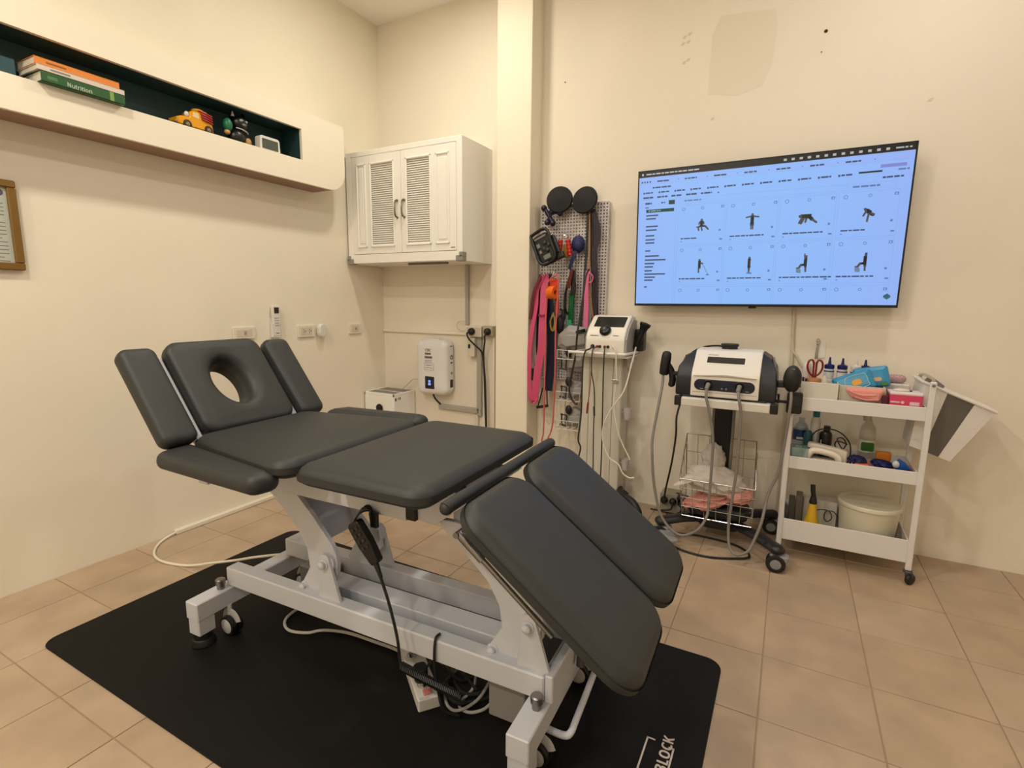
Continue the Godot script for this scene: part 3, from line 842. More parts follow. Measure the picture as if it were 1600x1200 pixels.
func book(called: String, at: Vector3, s: Vector3, col: Color, label: String, title: String) -> void:
	var t := base(called, label, "book", at, "books in the shelf niche")
	var c := at + V(0, s.y / 2, 0)
	part(t, "cover", B().add(box(c + V(0, s.y / 2 - 0.0012, 0), V(s.x, 0.0024, s.z), 0.0006)).add(box(c - V(0, s.y / 2 - 0.0012, 0), V(s.x, 0.0024, s.z), 0.0006)).add(box(c + V(s.x / 2 - 0.0012, 0, 0), V(0.0024, s.y, s.z), 0.0006)), mat(col, 0.45))
	part(t, "pages", B().add(box(c - V(0.002, 0, 0), V(s.x - 0.008, s.y - 0.004, s.z - 0.006), 0.0006)), mat(Color(0.86, 0.82, 0.74), 0.8))
	var ink := mat(Color(0.8, 0.84, 0.78), 0.5)
	if title:
		lettering(t, title, 0.014, c + V(s.x / 2 + 0.0002, -0.006, 0.018), FACE_LEFT, ink, false)
		part(t, "spine_band", B().add(box(c + V(s.x / 2, 0, -0.088), V(0.0012, s.y - 0.003, 0.014), 0.0003)), mat(Color(0.5, 0.62, 0.32), 0.5))
		part(t, "spine_print", B().add(box(c + V(s.x / 2, -0.002, 0.1), V(0.0012, 0.012, 0.03), 0.0003)), mat(Color(0.3, 0.47, 0.3), 0.5))
	elif s.y > 0.05:
		part(t, "spine_print", B().add(box(c + V(s.x / 2, 0.006, 0.03), V(0.0012, 0.005, 0.14), 0.0003)), ink)
	else:
		part(t, "spine_print", B().add(box(c + V(s.x / 2, 0, 0.07), V(0.0012, 0.006, 0.06), 0.0003)), mat(col.darkened(0.35), 0.5))

func toy_car() -> void:
	var yel := mat(Color(0.9, 0.62, 0.08), 0.3)
	var t := base("toy_car", "yellow toy car with red striped roof load in the niche", "toy", V(0.11, 1.921, 1.37))
	# side outline in (z, y); the car faces the far left end of the shelf
	var body := P2([-1.455, 1.94, -1.46, 1.962, -1.44, 1.972, -1.405, 1.975, -1.396, 2.002, -1.375, 2.01, -1.34, 2.01, -1.318, 1.995, -1.295, 1.97, -1.29, 1.938, -1.3, 1.932, -1.445, 1.932])
	var x := Transform3D(Basis(Vector3.UP, PI / 2), Vector3.ZERO)
	part(t, "car_body", B().add(plate(body, 0.075, 0.135, 0.006), 40, x).add(plate(body, 0.07, 0.08), 40, x), yel)
	part(t, "side_window", B().add(plate(P2([-1.39, 1.98, -1.386, 2.0, -1.362, 2.002, -1.358, 1.978]), 0.128, 0.136), 0, x), mat(Color(0.9, 0.82, 0.62), 0.3))
	part(t, "headlight", B().add(ball(V(0.128, 1.986, 1.412), V(0.008, 0.012, 0.01))), mat(Color(0.85, 0.85, 0.82), 0.3))
	part(t, "bumper", B().add(box(V(0.105, 1.945, 1.458), V(0.05, 0.014, 0.014), 0.005)), mat(Color(0.66, 0.5, 0.22), 0.4))
	for i in 4:
		part(t, "stripe", B().add(tube(pts([0.08, 2.016 - i * 0.0105 + 0.003, 1.352 - i * 0.002, 0.137, 2.012 - i * 0.0105, 1.35 - i * 0.002, 0.138, 2.004 - i * 0.0105, 1.3 - i * 0.001]), 0.0045, 6, 3)), mat(Color(0.62, 0.08, 0.1), 0.35))
	part(t, "roof_load", B().add(ball(V(0.105, 2.018, 1.345), V(0.025, 0.012, 0.03))).add(ball(V(0.105, 2.016, 1.318), V(0.02, 0.01, 0.014))), mat(Color(0.8, 0.58, 0.15), 0.4))
	for z in [1.415, 1.317]:
		for s in [0.132, 0.076]:
			var w := part(t, "wheel", B().add(lathe([[0.012, -0.006], [0.019, -0.005], [0.02, 0], [0.019, 0.006], [0.012, 0.007]], Vector3.ZERO, 16), 40, Transform3D(Basis(Vector3.BACK, -PI / 2), V(s, 1.941, z))), mat(Color(0.14, 0.08, 0.07), 0.5))
			part(w, "hubcap", B().add(lathe([[0.011, 0.005], [0.008, 0.009], [0, 0.01]], Vector3.ZERO, 12), 40, Transform3D(Basis(Vector3.BACK, -PI / 2), V(s, 1.941, z))), mat(Color(0.6, 0.5, 0.35), 0.3, 0.5))

func cat_figurine() -> void:
	var t := base("cat_figurine", "seated black cat ornament holding a green bundle in the niche", "figurine", V(0.1, 1.921, 1.15))
	var bl := mat(Color(0.055, 0.055, 0.06), 0.35)
	var body := B().add(ball(V(0.1, 1.957, 1.15), V(0.04, 0.042, 0.045), 18, 12)).add(ball(V(0.105, 2.025, 1.135), V(0.038, 0.036, 0.042), 18, 12))
	body.add(lathe([[0.016, 0], [0.012, 0.016], [0.002, 0.036]], V(0.1, 2.045, 1.17), 10)).add(lathe([[0.016, 0], [0.012, 0.016], [0.002, 0.036]], V(0.1, 2.045, 1.11), 10))
	part(t, "cat_body", body, bl)
	part(t, "ear_lining", B().add(lathe([[0.009, 0], [0.002, 0.024]], V(0.109, 2.05, 1.172), 8)), mat(Color(0.75, 0.72, 0.7), 0.5))
	for z in [1.15, 1.12]:
		part(t, "eye", B().add(ball(V(0.139, 2.032, z), V(0.005, 0.006, 0.007))), mat(Color(0.6, 0.62, 0.58), 0.25))
	part(t, "muzzle", B().add(ball(V(0.14, 2.014, 1.135), V(0.008, 0.006, 0.012))), mat(Color(0.5, 0.5, 0.48), 0.4))
	part(t, "collar", B().add(tube(pts([0.128, 1.995, 1.17, 0.143, 1.99, 1.15, 0.142, 1.984, 1.125, 0.13, 1.98, 1.108]), 0.003, 6, 4)), mat(Color(0.72, 0.72, 0.66), 0.4))
	part(t, "green_bundle", B().add(ball(V(0.115, 2.0, 1.205), V(0.022, 0.032, 0.022))), mat(Color(0.08, 0.42, 0.3), 0.4))
	part(t, "paw", B().add(ball(V(0.115, 1.966, 1.21), V(0.014, 0.012, 0.014))), mat(Color(0.78, 0.62, 0.36), 0.5))
	part(t, "bowl", B().add(ball(V(0.125, 1.942, 1.108), V(0.018, 0.02, 0.016))), mat(Color(0.72, 0.55, 0.32), 0.5))

# ---------------------------------------------------------------- the corner: cabinet, box, stabilizer, sockets
func corner() -> void:
	var cw := mat(Color(0.955, 0.94, 0.91), 0.5)
	var dark := mat(Color(0.25, 0.23, 0.21), 0.8)
	var t := base("wall_cabinet", "white louvred two-door cabinet hung in the corner above the wall box", "cabinet", V(0.46, 1.395, 0))
	var bd := B().add(box(V(0.026, 1.74, 0.16), V(0.022, 0.69, 0.32), 0.002)).add(box(V(0.898, 1.74, 0.16), V(0.022, 0.69, 0.32), 0.002)).add(box(V(0.462, 2.073, 0.16), V(0.85, 0.024, 0.32), 0.002)).add(box(V(0.462, 1.408, 0.16), V(0.85, 0.024, 0.32), 0.002)).add(box(V(0.462, 1.74, 0.01), V(0.85, 0.64, 0.015), 0.002))
	part(t, "cabinet_body", bd, cw)
	var ff := B().add(box(V(0.037, 1.74, 0.33), V(0.044, 0.69, 0.02), 0.003)).add(box(V(0.889, 1.74, 0.33), V(0.04, 0.69, 0.02), 0.003)).add(box(V(0.462, 2.069, 0.33), V(0.82, 0.032, 0.02), 0.003)).add(box(V(0.462, 1.424, 0.33), V(0.82, 0.056, 0.02), 0.003))
	part(t, "face_frame", ff, cw)
	for s in 2:
		var x0: float = 0.0605 if s == 0 else 0.4645
		var x1: float = 0.4615 if s == 0 else 0.868
		var d := part(t, "door", ArrayMesh.new(), cw)
		var pa: Array = [0.045, 0.125, 0.165, 0.345] if s == 0 else [0.26, 0.36, 0.045, 0.22]     # narrow panel, louvre
		var l0: float = x0 + pa[2]
		var l1: float = x0 + pa[3]
		var y0 := 1.4545
		var y1 := 2.0515
		var yl := 1.505
		var yh := 1.995
		var b := B()
		b.add(box(V((x0 + l0) / 2, (y0 + y1) / 2, 0.33), V(l0 - x0, y1 - y0, 0.02), 0.002)).add(box(V((l1 + x1) / 2, (y0 + y1) / 2, 0.33), V(x1 - l1, y1 - y0, 0.02), 0.002))
		b.add(box(V((l0 + l1) / 2, (y0 + yl) / 2, 0.33), V(l1 - l0, yl - y0, 0.02), 0.0005)).add(box(V((l0 + l1) / 2, (yh + y1) / 2, 0.33), V(l1 - l0, y1 - yh, 0.02), 0.0005))
		b.add(box(V((l0 + l1) / 2, (y0 + y1) / 2, 0.321), V(l1 - l0, y1 - y0, 0.003), 0.0005))
		# moulding round the louvre, and the narrow raised panel
		var p0: float = x0 + pa[0]
		var p1: float = x0 + pa[1]
		for m in [[l0 - 0.008, l1 + 0.008], [p0, p1]]:
			var ym: float = yl - 0.012
			var yn: float = yh + 0.012
			for q in [[m[0], ym, m[0] + 0.012, yn], [m[1] - 0.012, ym, m[1], yn], [m[0], ym, m[1], ym + 0.012], [m[0], yn - 0.012, m[1], yn]]:
				b.add(box(V((q[0] + q[2]) / 2, (q[1] + q[3]) / 2, 0.3425), V(q[2] - q[0], q[3] - q[1], 0.009), 0.0035))
		b.add(panel(rect(p0 + 0.02, yl + 0.015, p1 - 0.02, yh - 0.015), 0.338, 0.3445, 0.004, 0.003))
		d.mesh = b.mesh()
		var n := 38
		var slat := Builder.new()
		slat.add(box(Vector3.ZERO, V(l1 - l0 - 0.001, 0.0035, 0.015), 0.0008), 40, Transform3D(Basis(Vector3.RIGHT, 0.75), Vector3.ZERO))
		var sm := slat.mesh()
		for i in n:
			var o := part(d, "slat", sm, cw)
			o.position = V((l0 + l1) / 2, yl + (i + 0.5) * (yh - yl) / n, 0.3315) - org
		var hx: float = 0.436 if s == 0 else 0.49
		part(d, "handle", B().add(tube(pts([hx, 1.765, 0.34, hx, 1.763, 0.356, hx, 1.745, 0.366, hx, 1.715, 0.369, hx, 1.685, 0.366, hx, 1.667, 0.356, hx, 1.665, 0.34]), 0.0055, 8, 4)).add(ball(V(hx, 1.765, 0.345), V(0.008, 0.008, 0.006))).add(ball(V(hx, 1.665, 0.345), V(0.008, 0.008, 0.006))), mat(Color(0.55, 0.5, 0.45), 0.3, 0.9))
	var grey := mat(Color(0.55, 0.53, 0.5), 0.5)
	for x in [0.035, 0.89]:
		part(t, "corner_guard", B().add(box(V(x, 1.408, 0.325), V(0.048, 0.034, 0.044), 0.003)).add(box(V(x + (-0.012 if x < 0.1 else 0.012), 1.43, 0.325), V(0.026, 0.03, 0.044), 0.003)), grey)
	part(t, "label_plate", B().add(box(V(0.845, 1.472, 0.3405), V(0.03, 0.006, 0.003))), grey)
	part(t, "under_bar", B().add(box(V(0.6, 1.389, 0.26), V(0.3, 0.012, 0.02))), mat(Color(0.45, 0.44, 0.42), 0.5))
	# white box on the floor
	var w := base("white_box", "tall white floor box with a grey lid and round black hole", "box", V(0.143, 0, 0.12))
	part(w, "box_body", B().add(box(V(0.143, 0.255, 0.12), V(0.266, 0.51, 0.23), 0.005)), mat(Color(0.95, 0.935, 0.915), 0.45))
	part(w, "rim", B().add(box(V(0.143, 0.517, 0.126), V(0.266, 0.016, 0.01), 0.002)).add(box(V(0.143, 0.517, 0.23), V(0.266, 0.02, 0.01), 0.002)).add(box(V(0.271, 0.517, 0.12), V(0.01, 0.02, 0.23), 0.002)).add(box(V(0.015, 0.517, 0.12), V(0.01, 0.02, 0.23), 0.002)), mat(Color(0.95, 0.935, 0.915), 0.45))
	part(w, "lid", B().add(box(V(0.143, 0.517, 0.12), V(0.246, 0.014, 0.214), 0.002)), mat(Color(0.5, 0.48, 0.45), 0.6))
	part(w, "hole", B().add(lathe([[0.03, 0], [0.03, 0.0015], [0.026, 0.0015], [0.024, -0.004], [0, -0.004]], Vector3.ZERO, 24), 40, Transform3D(Basis(Vector3.RIGHT, PI / 2), V(0.15, 0.42, 0.2405))), mat(Color(0.03, 0.03, 0.03), 0.6))
	part(w, "printed_mark", B().add(box(V(0.2765, 0.487, 0.215), V(0.0012, 0.02, 0.014), 0.0002)).add(box(V(0.2765, 0.49, 0.19), V(0.0012, 0.018, 0.006), 0.0002)).add(box(V(0.2765, 0.49, 0.172), V(0.0012, 0.018, 0.01), 0.0002)), mat(Color(0.3, 0.26, 0.24), 0.6))
	org = V(0.28, 0.52, 0.05)
	one("white_wire", B().add(tube(pts([0.2, 0.528, 0.06, 0.24, 0.565, 0.05, 0.288, 0.606, 0.045, 0.335, 0.612, 0.045, 0.38, 0.606, 0.03]), 0.0028, 6, 5)), mat(Color(0.72, 0.69, 0.65), 0.5), "thin white wire from the white box to the stabilizer", "cable")
	# stabilizer
	var g := base("voltage_stabilizer", "pale grey wall-mounted voltage unit with a small lit display", "wall unit", V(0.49, 0.52, 0))
	var shell := mat(Color(0.9, 0.89, 0.89), 0.4)
	part(g, "housing", B().add(panel([V2(0.362, 0.525), V2(0.622, 0.525), V2(0.622, 0.9), V2(0.362, 0.9)], 0.0, 0.1, 0.045, 0.032, 0.004, 0.07), 50), shell)
	part(g, "vent_lip", B().add(panel([V2(0.43, 0.897), V2(0.53, 0.897), V2(0.53, 0.907), V2(0.43, 0.907)], 0.02, 0.06, 0.004, 0.003), 40), shell)
	var disp := part(g, "display_bezel", B().add(panel(rect(0.444, 0.567, 0.52, 0.651), 0.1, 0.106, 0.006, 0.001)), mat(Color(0.07, 0.07, 0.1), 0.3))
	var glow := StandardMaterial3D.new()
	glow.albedo_color = Color(0.3, 0.35, 0.6)
	glow.emission_enabled = true
	glow.emission = Color(0.55, 0.65, 1.0)
	glow.emission_energy_multiplier = 0.9
	part(disp, "lit_screen_digit", B().add(box(V(0.482, 0.618, 0.1065), V(0.018, 0.016, 0.001), 0.0002)).add(box(V(0.482, 0.599, 0.1065), V(0.022, 0.016, 0.001), 0.0002)), glow)
	part(disp, "display_window", B().add(box(V(0.482, 0.611, 0.1062), V(0.05, 0.05, 0.0006), 0.0002)), mat(Color(0.1, 0.12, 0.22), 0.2))
	lettering(g, "CBC", 0.019, V(0.472, 0.83, 0.1045), Basis.IDENTITY, mat(Color(0.6, 0.1, 0.12), 0.4))
	part(g, "label_print", B().add(box(V(0.47, 0.806, 0.104), V(0.05, 0.013, 0.002), 0.0003)).add(box(V(0.474, 0.782, 0.104), V(0.062, 0.015, 0.002), 0.0003)).add(box(V(0.474, 0.76, 0.104), V(0.06, 0.003, 0.002), 0.0003)).add(box(V(0.474, 0.75, 0.104), V(0.06, 0.003, 0.002), 0.0003)), mat(Color(0.42, 0.38, 0.37), 0.5))
	part(g, "label_box", B().add(box(V(0.478, 0.74, 0.104), V(0.076, 0.002, 0.002), 0.0003)).add(box(V(0.478, 0.695, 0.104), V(0.076, 0.002, 0.002), 0.0003)).add(box(V(0.44, 0.718, 0.104), V(0.002, 0.046, 0.002), 0.0003)).add(box(V(0.516, 0.718, 0.104), V(0.002, 0.046, 0.002), 0.0003)).add(box(V(0.478, 0.727, 0.104), V(0.05, 0.004, 0.002), 0.0003)).add(box(V(0.478, 0.71, 0.104), V(0.058, 0.004, 0.002), 0.0003)), mat(Color(0.55, 0.5, 0.5), 0.5))
	var sx := Transform3D(Basis(Vector3.BACK, -PI / 2), V(0.6215, 0, 0.045))
	for q in [[0.785, 0.015], [0.678, 0.009]]:
		part(g, "socket_ring", B().add(lathe([[q[1], 0], [q[1], 0.003], [q[1] * 0.6, 0.003], [q[1] * 0.55, 0.001], [0, 0.001]], Vector3.ZERO, 14), 40, Transform3D(Basis(Vector3.BACK, -PI / 2), V(0.6205, q[0], 0.045))), mat(Color(0.16, 0.16, 0.16), 0.4))
	part(g, "rocker_switch", B().add(box(V(0.622, 0.606, 0.045), V(0.006, 0.055, 0.032), 0.003)), mat(Color(0.1, 0.09, 0.09), 0.35))
	part(g, "side_print", B().add(box(V(0.6215, 0.86, 0.045), V(0.002, 0.006, 0.03), 0.0004)).add(box(V(0.6215, 0.748, 0.045), V(0.002, 0.01, 0.024), 0.0004)), mat(Color(0.35, 0.33, 0.32), 0.5))
	part(g, "output_cable", B().add(tube(pts([0.47, 0.53, 0.05, 0.478, 0.495, 0.045, 0.5, 0.462, 0.03, 0.515, 0.442, 0.016]), 0.006, 8, 4)), black)
	# trunking and sockets on the back wall
	var tr := mat(Color(0.68, 0.655, 0.62), 0.5)
	var cr := mat(Color(0.93, 0.89, 0.81), 0.6)
	var k := base("wall_trunking", "grey cable trunking running down the wall beside the stabilizer", "cable trunking", V(0.8, 0.4, 0))
	part(k, "upper_run", B().add(box(V(0.731, 1.2, 0.0125), V(0.024, 0.39, 0.025), 0.003)), tr)
	part(k, "lower_run", B().add(box(V(0.826, 0.665, 0.0125), V(0.034, 0.53, 0.025), 0.003)), tr)
	part(k, "cross_run", B().add(box(V(0.66, 0.432, 0.0125), V(0.335, 0.034, 0.025), 0.003)), tr)
	part(k, "floor_run", B().add(box(V(0.803, 0.2, 0.011), V(0.03, 0.41, 0.022), 0.003)), mat(Color(0.86, 0.83, 0.76), 0.5))
	org = V(0.35, 0.94, 0)
	one("wall_batten", B().add(box(V(0.362, 0.945, 0.009), V(0.72, 0.02, 0.018), 0.004)), cr, "thin painted batten running across the alcove above the stabilizer", "trim")
	var so := base("surface_socket", "cream surface socket box left of the pair beside the column", "wall socket", V(0.81, 0.965, 0))
	part(so, "socket_box", B().add(panel(rect(0.745, 0.932, 0.862, 1.0), 0.0, 0.056, 0.004, 0.003)), mat(Color(0.92, 0.9, 0.86), 0.45))
	part(so, "socket_plate", B().add(panel(rect(0.752, 0.938, 0.855, 0.994), 0.055, 0.06, 0.004, 0.001)), mat(Color(0.8, 0.76, 0.7), 0.45))
	var so2 := base("surface_socket", "grey-beige surface socket box touching the column", "wall socket", V(0.9, 0.965, 0))
	part(so2, "socket_box", B().add(panel(rect(0.868, 0.936, 0.944, 1.004), 0.0, 0.045, 0.004, 0.003)), mat(Color(0.66, 0.62, 0.54), 0.5))
	part(so2, "socket_plate", B().add(panel(rect(0.874, 0.942, 0.939, 0.998), 0.044, 0.049, 0.004, 0.001)), mat(Color(0.72, 0.67, 0.58), 0.5))
	for q in [[0.797, 0.966, 0.06, 0], [0.912, 0.968, 0.049, 1]]:
		var p := base("mains_plug", ["black plug in the cream socket, its lead hanging beside the trunking", "black plug in the grey-beige socket next to the column"][q[3]], "plug", V(q[0], q[1], q[2]))
		part(p, "plug_body", B().add(lathe([[0.022, 0], [0.024, 0.006], [0.022, 0.02], [0.012, 0.03], [0, 0.031]], Vector3.ZERO, 16), 50, Transform3D(Basis(Vector3.RIGHT, PI / 2), V(q[0], q[1], q[2]))), black)
		var path: Array = pts([0.785, 0.962, 0.085, 0.776, 0.952, 0.09, 0.783, 0.92, 0.08, 0.81, 0.885, 0.06, 0.845, 0.85, 0.045, 0.864, 0.82, 0.04, 0.872, 0.74, 0.038, 0.88, 0.637, 0.04, 0.884, 0.48, 0.038, 0.89, 0.3, 0.035, 0.9, 0.1, 0.03, 0.92, 0.01, 0.05])
		if q[3] == 1:
			path = pts([0.912, 0.962, 0.075, 0.908, 0.94, 0.085, 0.9, 0.91, 0.07, 0.885, 0.87, 0.055, 0.878, 0.82, 0.05, 0.883, 0.74, 0.05, 0.892, 0.637, 0.05, 0.897, 0.48, 0.05, 0.9, 0.3, 0.045, 0.91, 0.1, 0.04, 0.95, 0.01, 0.17])
		part(p, "cord", B().add(tube(path, 0.0055, 8, 5)), black)
	var sw := base("breaker_box", "small cream switch box under the cream socket", "switch", V(0.8, 0.83, 0))
	part(sw, "switch_box", B().add(panel(rect(0.755, 0.8, 0.808, 0.925), 0.0, 0.05, 0.004, 0.003)), mat(Color(0.84, 0.8, 0.73), 0.45))
	part(sw, "toggle", B().add(box(V(0.77, 0.868, 0.054), V(0.012, 0.026, 0.012), 0.002)), black)
	org = V(0.69, 0.99, 0)
	one("loose_wire", B().add(tube(pts([0.74, 0.975, 0.03, 0.7, 0.965, 0.03, 0.665, 0.98, 0.03, 0.657, 1.005, 0.03, 0.68, 1.028, 0.03, 0.715, 1.028, 0.03, 0.735, 1.01, 0.03]), 0.0025, 6, 6)), mat(Color(0.8, 0.76, 0.7), 0.5), "thin white wire looped beside the cream socket", "cable")
	org = V(0.93, 0.5, 0)
	one("painted_pipe", B().add(rod(V(0.932, 0.0, 0.012), V(0.932, 0.935, 0.012), 0.009, 10)), cr, "thin painted conduit pipe down the wall against the column", "pipe")

# ---------------------------------------------------------------- pegboard and what hangs on it
func peg_hook(t: Node3D, at: Vector3, reach := 0.05) -> void:
	part(t, "hook", B().add(tube(pts([at.x, at.y + 0.006, 0.03, at.x, at.y, at.z - reach * 0.3, at.x, at.y, at.z, at.x, at.y + 0.012, at.z + 0.008]), 0.0022, 6, 3)), chrome)

func pegboard() -> void:
	var pw := mat(Color(0.8, 0.77, 0.77), 0.45)
	var t := base("pegboard", "white perforated metal board fixed to the wall beside the column", "pegboard", V(1.472, 0.7, 0.0))
	var x0 := 1.268
	var y0 := 0.7
	var nx := 23
	var ny := 57
	var p := 0.0178
	var h := 0.0044
	var v := PackedVector3Array()
	var tr := PackedInt32Array()
	for i in nx:
		for j in ny:
			var cx := x0 + (i + 0.5) * p
			var cy := y0 + (j + 0.5) * p
			var k := v.size()
			for s in [[-1, -1], [1, -1], [1, 1], [-1, 1]]:
				v.append(V(cx + s[0] * p / 2, cy + s[1] * p / 2, 0.03))
			for s in [[-1, -1], [1, -1], [1, 1], [-1, 1]]:
				v.append(V(cx + s[0] * h, cy + s[1] * h, 0.03))
			for s in [[-1, -1], [1, -1], [1, 1], [-1, 1]]:
				v.append(V(cx + s[0] * h, cy + s[1] * h, 0.026))
			for e in 4:
				var f := (e + 1) % 4
				tr.append_array(PackedInt32Array([k + e, k + 4 + f, k + f, k + e, k + 4 + e, k + 4 + f, k + 4 + e, k + 8 + f, k + 4 + f, k + 4 + e, k + 8 + e, k + 8 + f]))
	part(t, "perforated_sheet", B().add([v, tr], 0), pw)
	var x1 := x0 + nx * p
	var y1 := y0 + ny * p
	part(t, "flange", B().add(box(V(x0 - 0.002, (y0 + y1) / 2, 0.016), V(0.004, y1 - y0, 0.031), 0.001)).add(box(V(x1 + 0.002, (y0 + y1) / 2, 0.016), V(0.004, y1 - y0, 0.031), 0.001)).add(box(V((x0 + x1) / 2, y0 - 0.002, 0.016), V(x1 - x0, 0.004, 0.031), 0.001)).add(box(V((x0 + x1) / 2, y1 + 0.002, 0.016), V(x1 - x0, 0.004, 0.031), 0.001)), pw)
	# two round black pads at the top
	var fab := mat(Color(0.06, 0.06, 0.062), 0.75)
	for s in [[1.403, 1.735, 0.095, 0.35, 0], [1.556, 1.722, 0.09, -0.12, 1]]:
		var d := base("round_pad", ["black round pad hanging at the board's top above the purple massager", "black round pad hanging at the board's top above the long bands"][s[4]], "pad", V(s[0], s[1], s[2]))
		var x := Transform3D(Basis(Vector3.UP, s[3] * 0.6) * Basis(Vector3.RIGHT, PI / 2 - 0.12), V(s[0], s[1], s[2] - 0.015))
		var pr := [[0.0, -0.004], [0.06, -0.004], [0.072, 0.002], [0.074, 0.012]]
		for i in 8:
			pr.append([0.07 - i * 0.008, 0.02 + i * 0.0016])
			pr.append([0.066 - i * 0.008, 0.0185 + i * 0.0016])
		pr.append([0.0, 0.033])
		part(d, "cover", B().add(lathe(pr, Vector3.ZERO, 32), 60, x), fab)
		part(d, "rim_seam", B().add(lathe([[0.0735, 0.004], [0.0765, 0.008], [0.0735, 0.012]], Vector3.ZERO, 32), 60, x), mat(Color(0.1, 0.1, 0.1), 0.7))
		peg_hook(d, V(s[0], s[1], s[2] - 0.03))
	# purple knobbed massager
	var pu := mat(Color(0.11, 0.05, 0.17), 0.4)
	var m := base("knobbed_massager", "dark purple knobbed massager under the upper round pad", "massager", V(1.335, 1.655, 0.08))
	part(m, "knob_body", B().add(rod(V(1.31, 1.695, 0.08), V(1.362, 1.614, 0.08), 0.012)).add(rod(V(1.33, 1.622, 0.08), V(1.355, 1.672, 0.085), 0.011)).add(rod(V(1.355, 1.672, 0.08), V(1.405, 1.666, 0.075), 0.009)), pu)
	for q in [[1.306, 1.698], [1.362, 1.611], [1.328, 1.617], [1.358, 1.674], [1.408, 1.664]]:
		part(m, "knob", B().add(ball(V(q[0], q[1], 0.082), V(0.018, 0.018, 0.018))), pu)
	peg_hook(m, V(1.34, 1.66, 0.065))
	# black hand-strength frame
	var x := Transform3D(Basis(Vector3.BACK, 0.42), V(1.344, 1.47, 0.165))
	var k := base("folding_board", "black folding exercise frame with grey inserts hung near the column", "exercise tool", V(1.344, 1.47, 0.165))
	var dk := mat(Color(0.05, 0.05, 0.052), 0.4)
	part(k, "outer_frame", B().add(tube(pts([-0.05, 0.088, 0, 0.05, 0.088, 0, 0.054, 0, 0, 0.05, -0.07, 0, 0.02, -0.095, 0, -0.03, -0.095, 0, -0.054, -0.065, 0, -0.054, 0, 0, -0.05, 0.088, 0]), 0.0095, 8, 4, 1.0), 40, x), dk)
	part(k, "back_plate", B().add(panel(rect(-0.05, -0.08, 0.05, 0.075), -0.022, -0.008, 0.02, 0.003), 40, x), dk)
	var gi := mat(Color(0.45, 0.45, 0.44), 0.4)
	for q in [[-0.04, 0.052, 0.038, 0.064], [-0.04, 0.005, -0.018, 0.03], [-0.036, -0.03, -0.02, -0.01], [-0.022, -0.072, 0.022, -0.045]]:
		part(k, "grey_insert", B().add(panel(rect(q[0], q[1], q[2], q[3]), -0.009, -0.002, 0.004, 0.002), 40, x), gi)
	for q in [[0.012, 0.02], [0.03, 0.0], [-0.002, -0.012], [0.014, -0.026]]:
		part(k, "dial", B().add(lathe([[0.011, 0], [0.011, 0.006], [0.006, 0.009], [0, 0.009]], Vector3.ZERO, 12), 40, x * Transform3D(Basis(Vector3.RIGHT, PI / 2), V(q[0], q[1], -0.008))), mat(Color(0.12, 0.12, 0.12), 0.35))
	part(k, "side_block", B().add(box(V(0.062, -0.01, -0.03), V(0.03, 0.11, 0.03), 0.006), 40, x).add(box(V(0.04, -0.08, -0.03), V(0.1, 0.04, 0.03), 0.006), 40, x), dk)
	peg_hook(k, V(1.37, 1.52, 0.15), 0.1)
	# red sprung hand grips
	var g := base("hand_gripper", "pair of red hand gripper handles with a coiled spring", "hand gripper", V(1.442, 1.47, 0.08))
	for s in [[1.415, 1.515, 1.406, 1.425], [1.46, 1.513, 1.476, 1.425]]:
		var ridged := []
		for i in 19:
			ridged.append([0.0135 + (0.0015 if i % 4 < 2 else 0.0), i * 0.005])
		part(g, "grip", B().add(lathe(ridged, Vector3.ZERO, 12), 30, Transform3D(Basis(Quaternion(Vector3.UP, V(s[0] - s[2], s[1] - s[3], 0).normalized())), V(s[2], s[3], 0.082))), mat(Color(0.72, 0.09, 0.06), 0.45))
	part(g, "spring", B().add(tube(pts([1.415, 1.515, 0.082, 1.428, 1.535, 0.08, 1.445, 1.538, 0.078, 1.452, 1.526, 0.086, 1.438, 1.522, 0.088, 1.43, 1.534, 0.084, 1.45, 1.532, 0.08, 1.46, 1.513, 0.082]), 0.003, 6, 4)), chrome)
	part(g, "gold_brace", B().add(box(V(1.443, 1.45, 0.076), V(0.028, 0.07, 0.006), 0.002)).add(box(V(1.443, 1.42, 0.08), V(0.06, 0.008, 0.012), 0.002)), mat(Color(0.6, 0.42, 0.1), 0.4, 0.3))
	peg_hook(g, V(1.443, 1.532, 0.065))
	# blue rolled strap
	var b := base("blue_strap", "blue strap wound into a roll with its tail hanging down", "strap", V(1.52, 1.487, 0.08))
	var bl := mat(Color(0.07, 0.1, 0.3), 0.6)
	for i in 3:
		part(b, "wound_strap" , B().add(ball(V(1.52 + i * 0.002 - 0.002, 1.487 - i * 0.004, 0.07 + i * 0.008), V(0.042 - i * 0.006, 0.05 - i * 0.009, 0.018)), 60, Transform3D.IDENTITY), bl)
	part(b, "tail", B().add(strap(pts([1.515, 1.45, 0.088, 1.5, 1.42, 0.088, 1.486, 1.385, 0.084, 1.473, 1.348, 0.08]), 0.022, 0.004, Vector3.RIGHT)), bl)
	peg_hook(b, V(1.518, 1.53, 0.06))
	# long bands on the right
	org = V(1.57, 1.3, 0.07)
	one("black_band", B().add(strap(pts([1.572, 1.665, 0.06, 1.573, 1.655, 0.075, 1.57, 1.497, 0.07, 1.564, 1.305, 0.07, 1.554, 1.109, 0.07, 1.546, 0.964, 0.07, 1.545, 0.93, 0.07]), 0.013, 0.004, Vector3.RIGHT, 5)), black, "narrow black band hanging from the board left of the tan band", "resistance band")
	org = V(1.6, 1.3, 0.075)
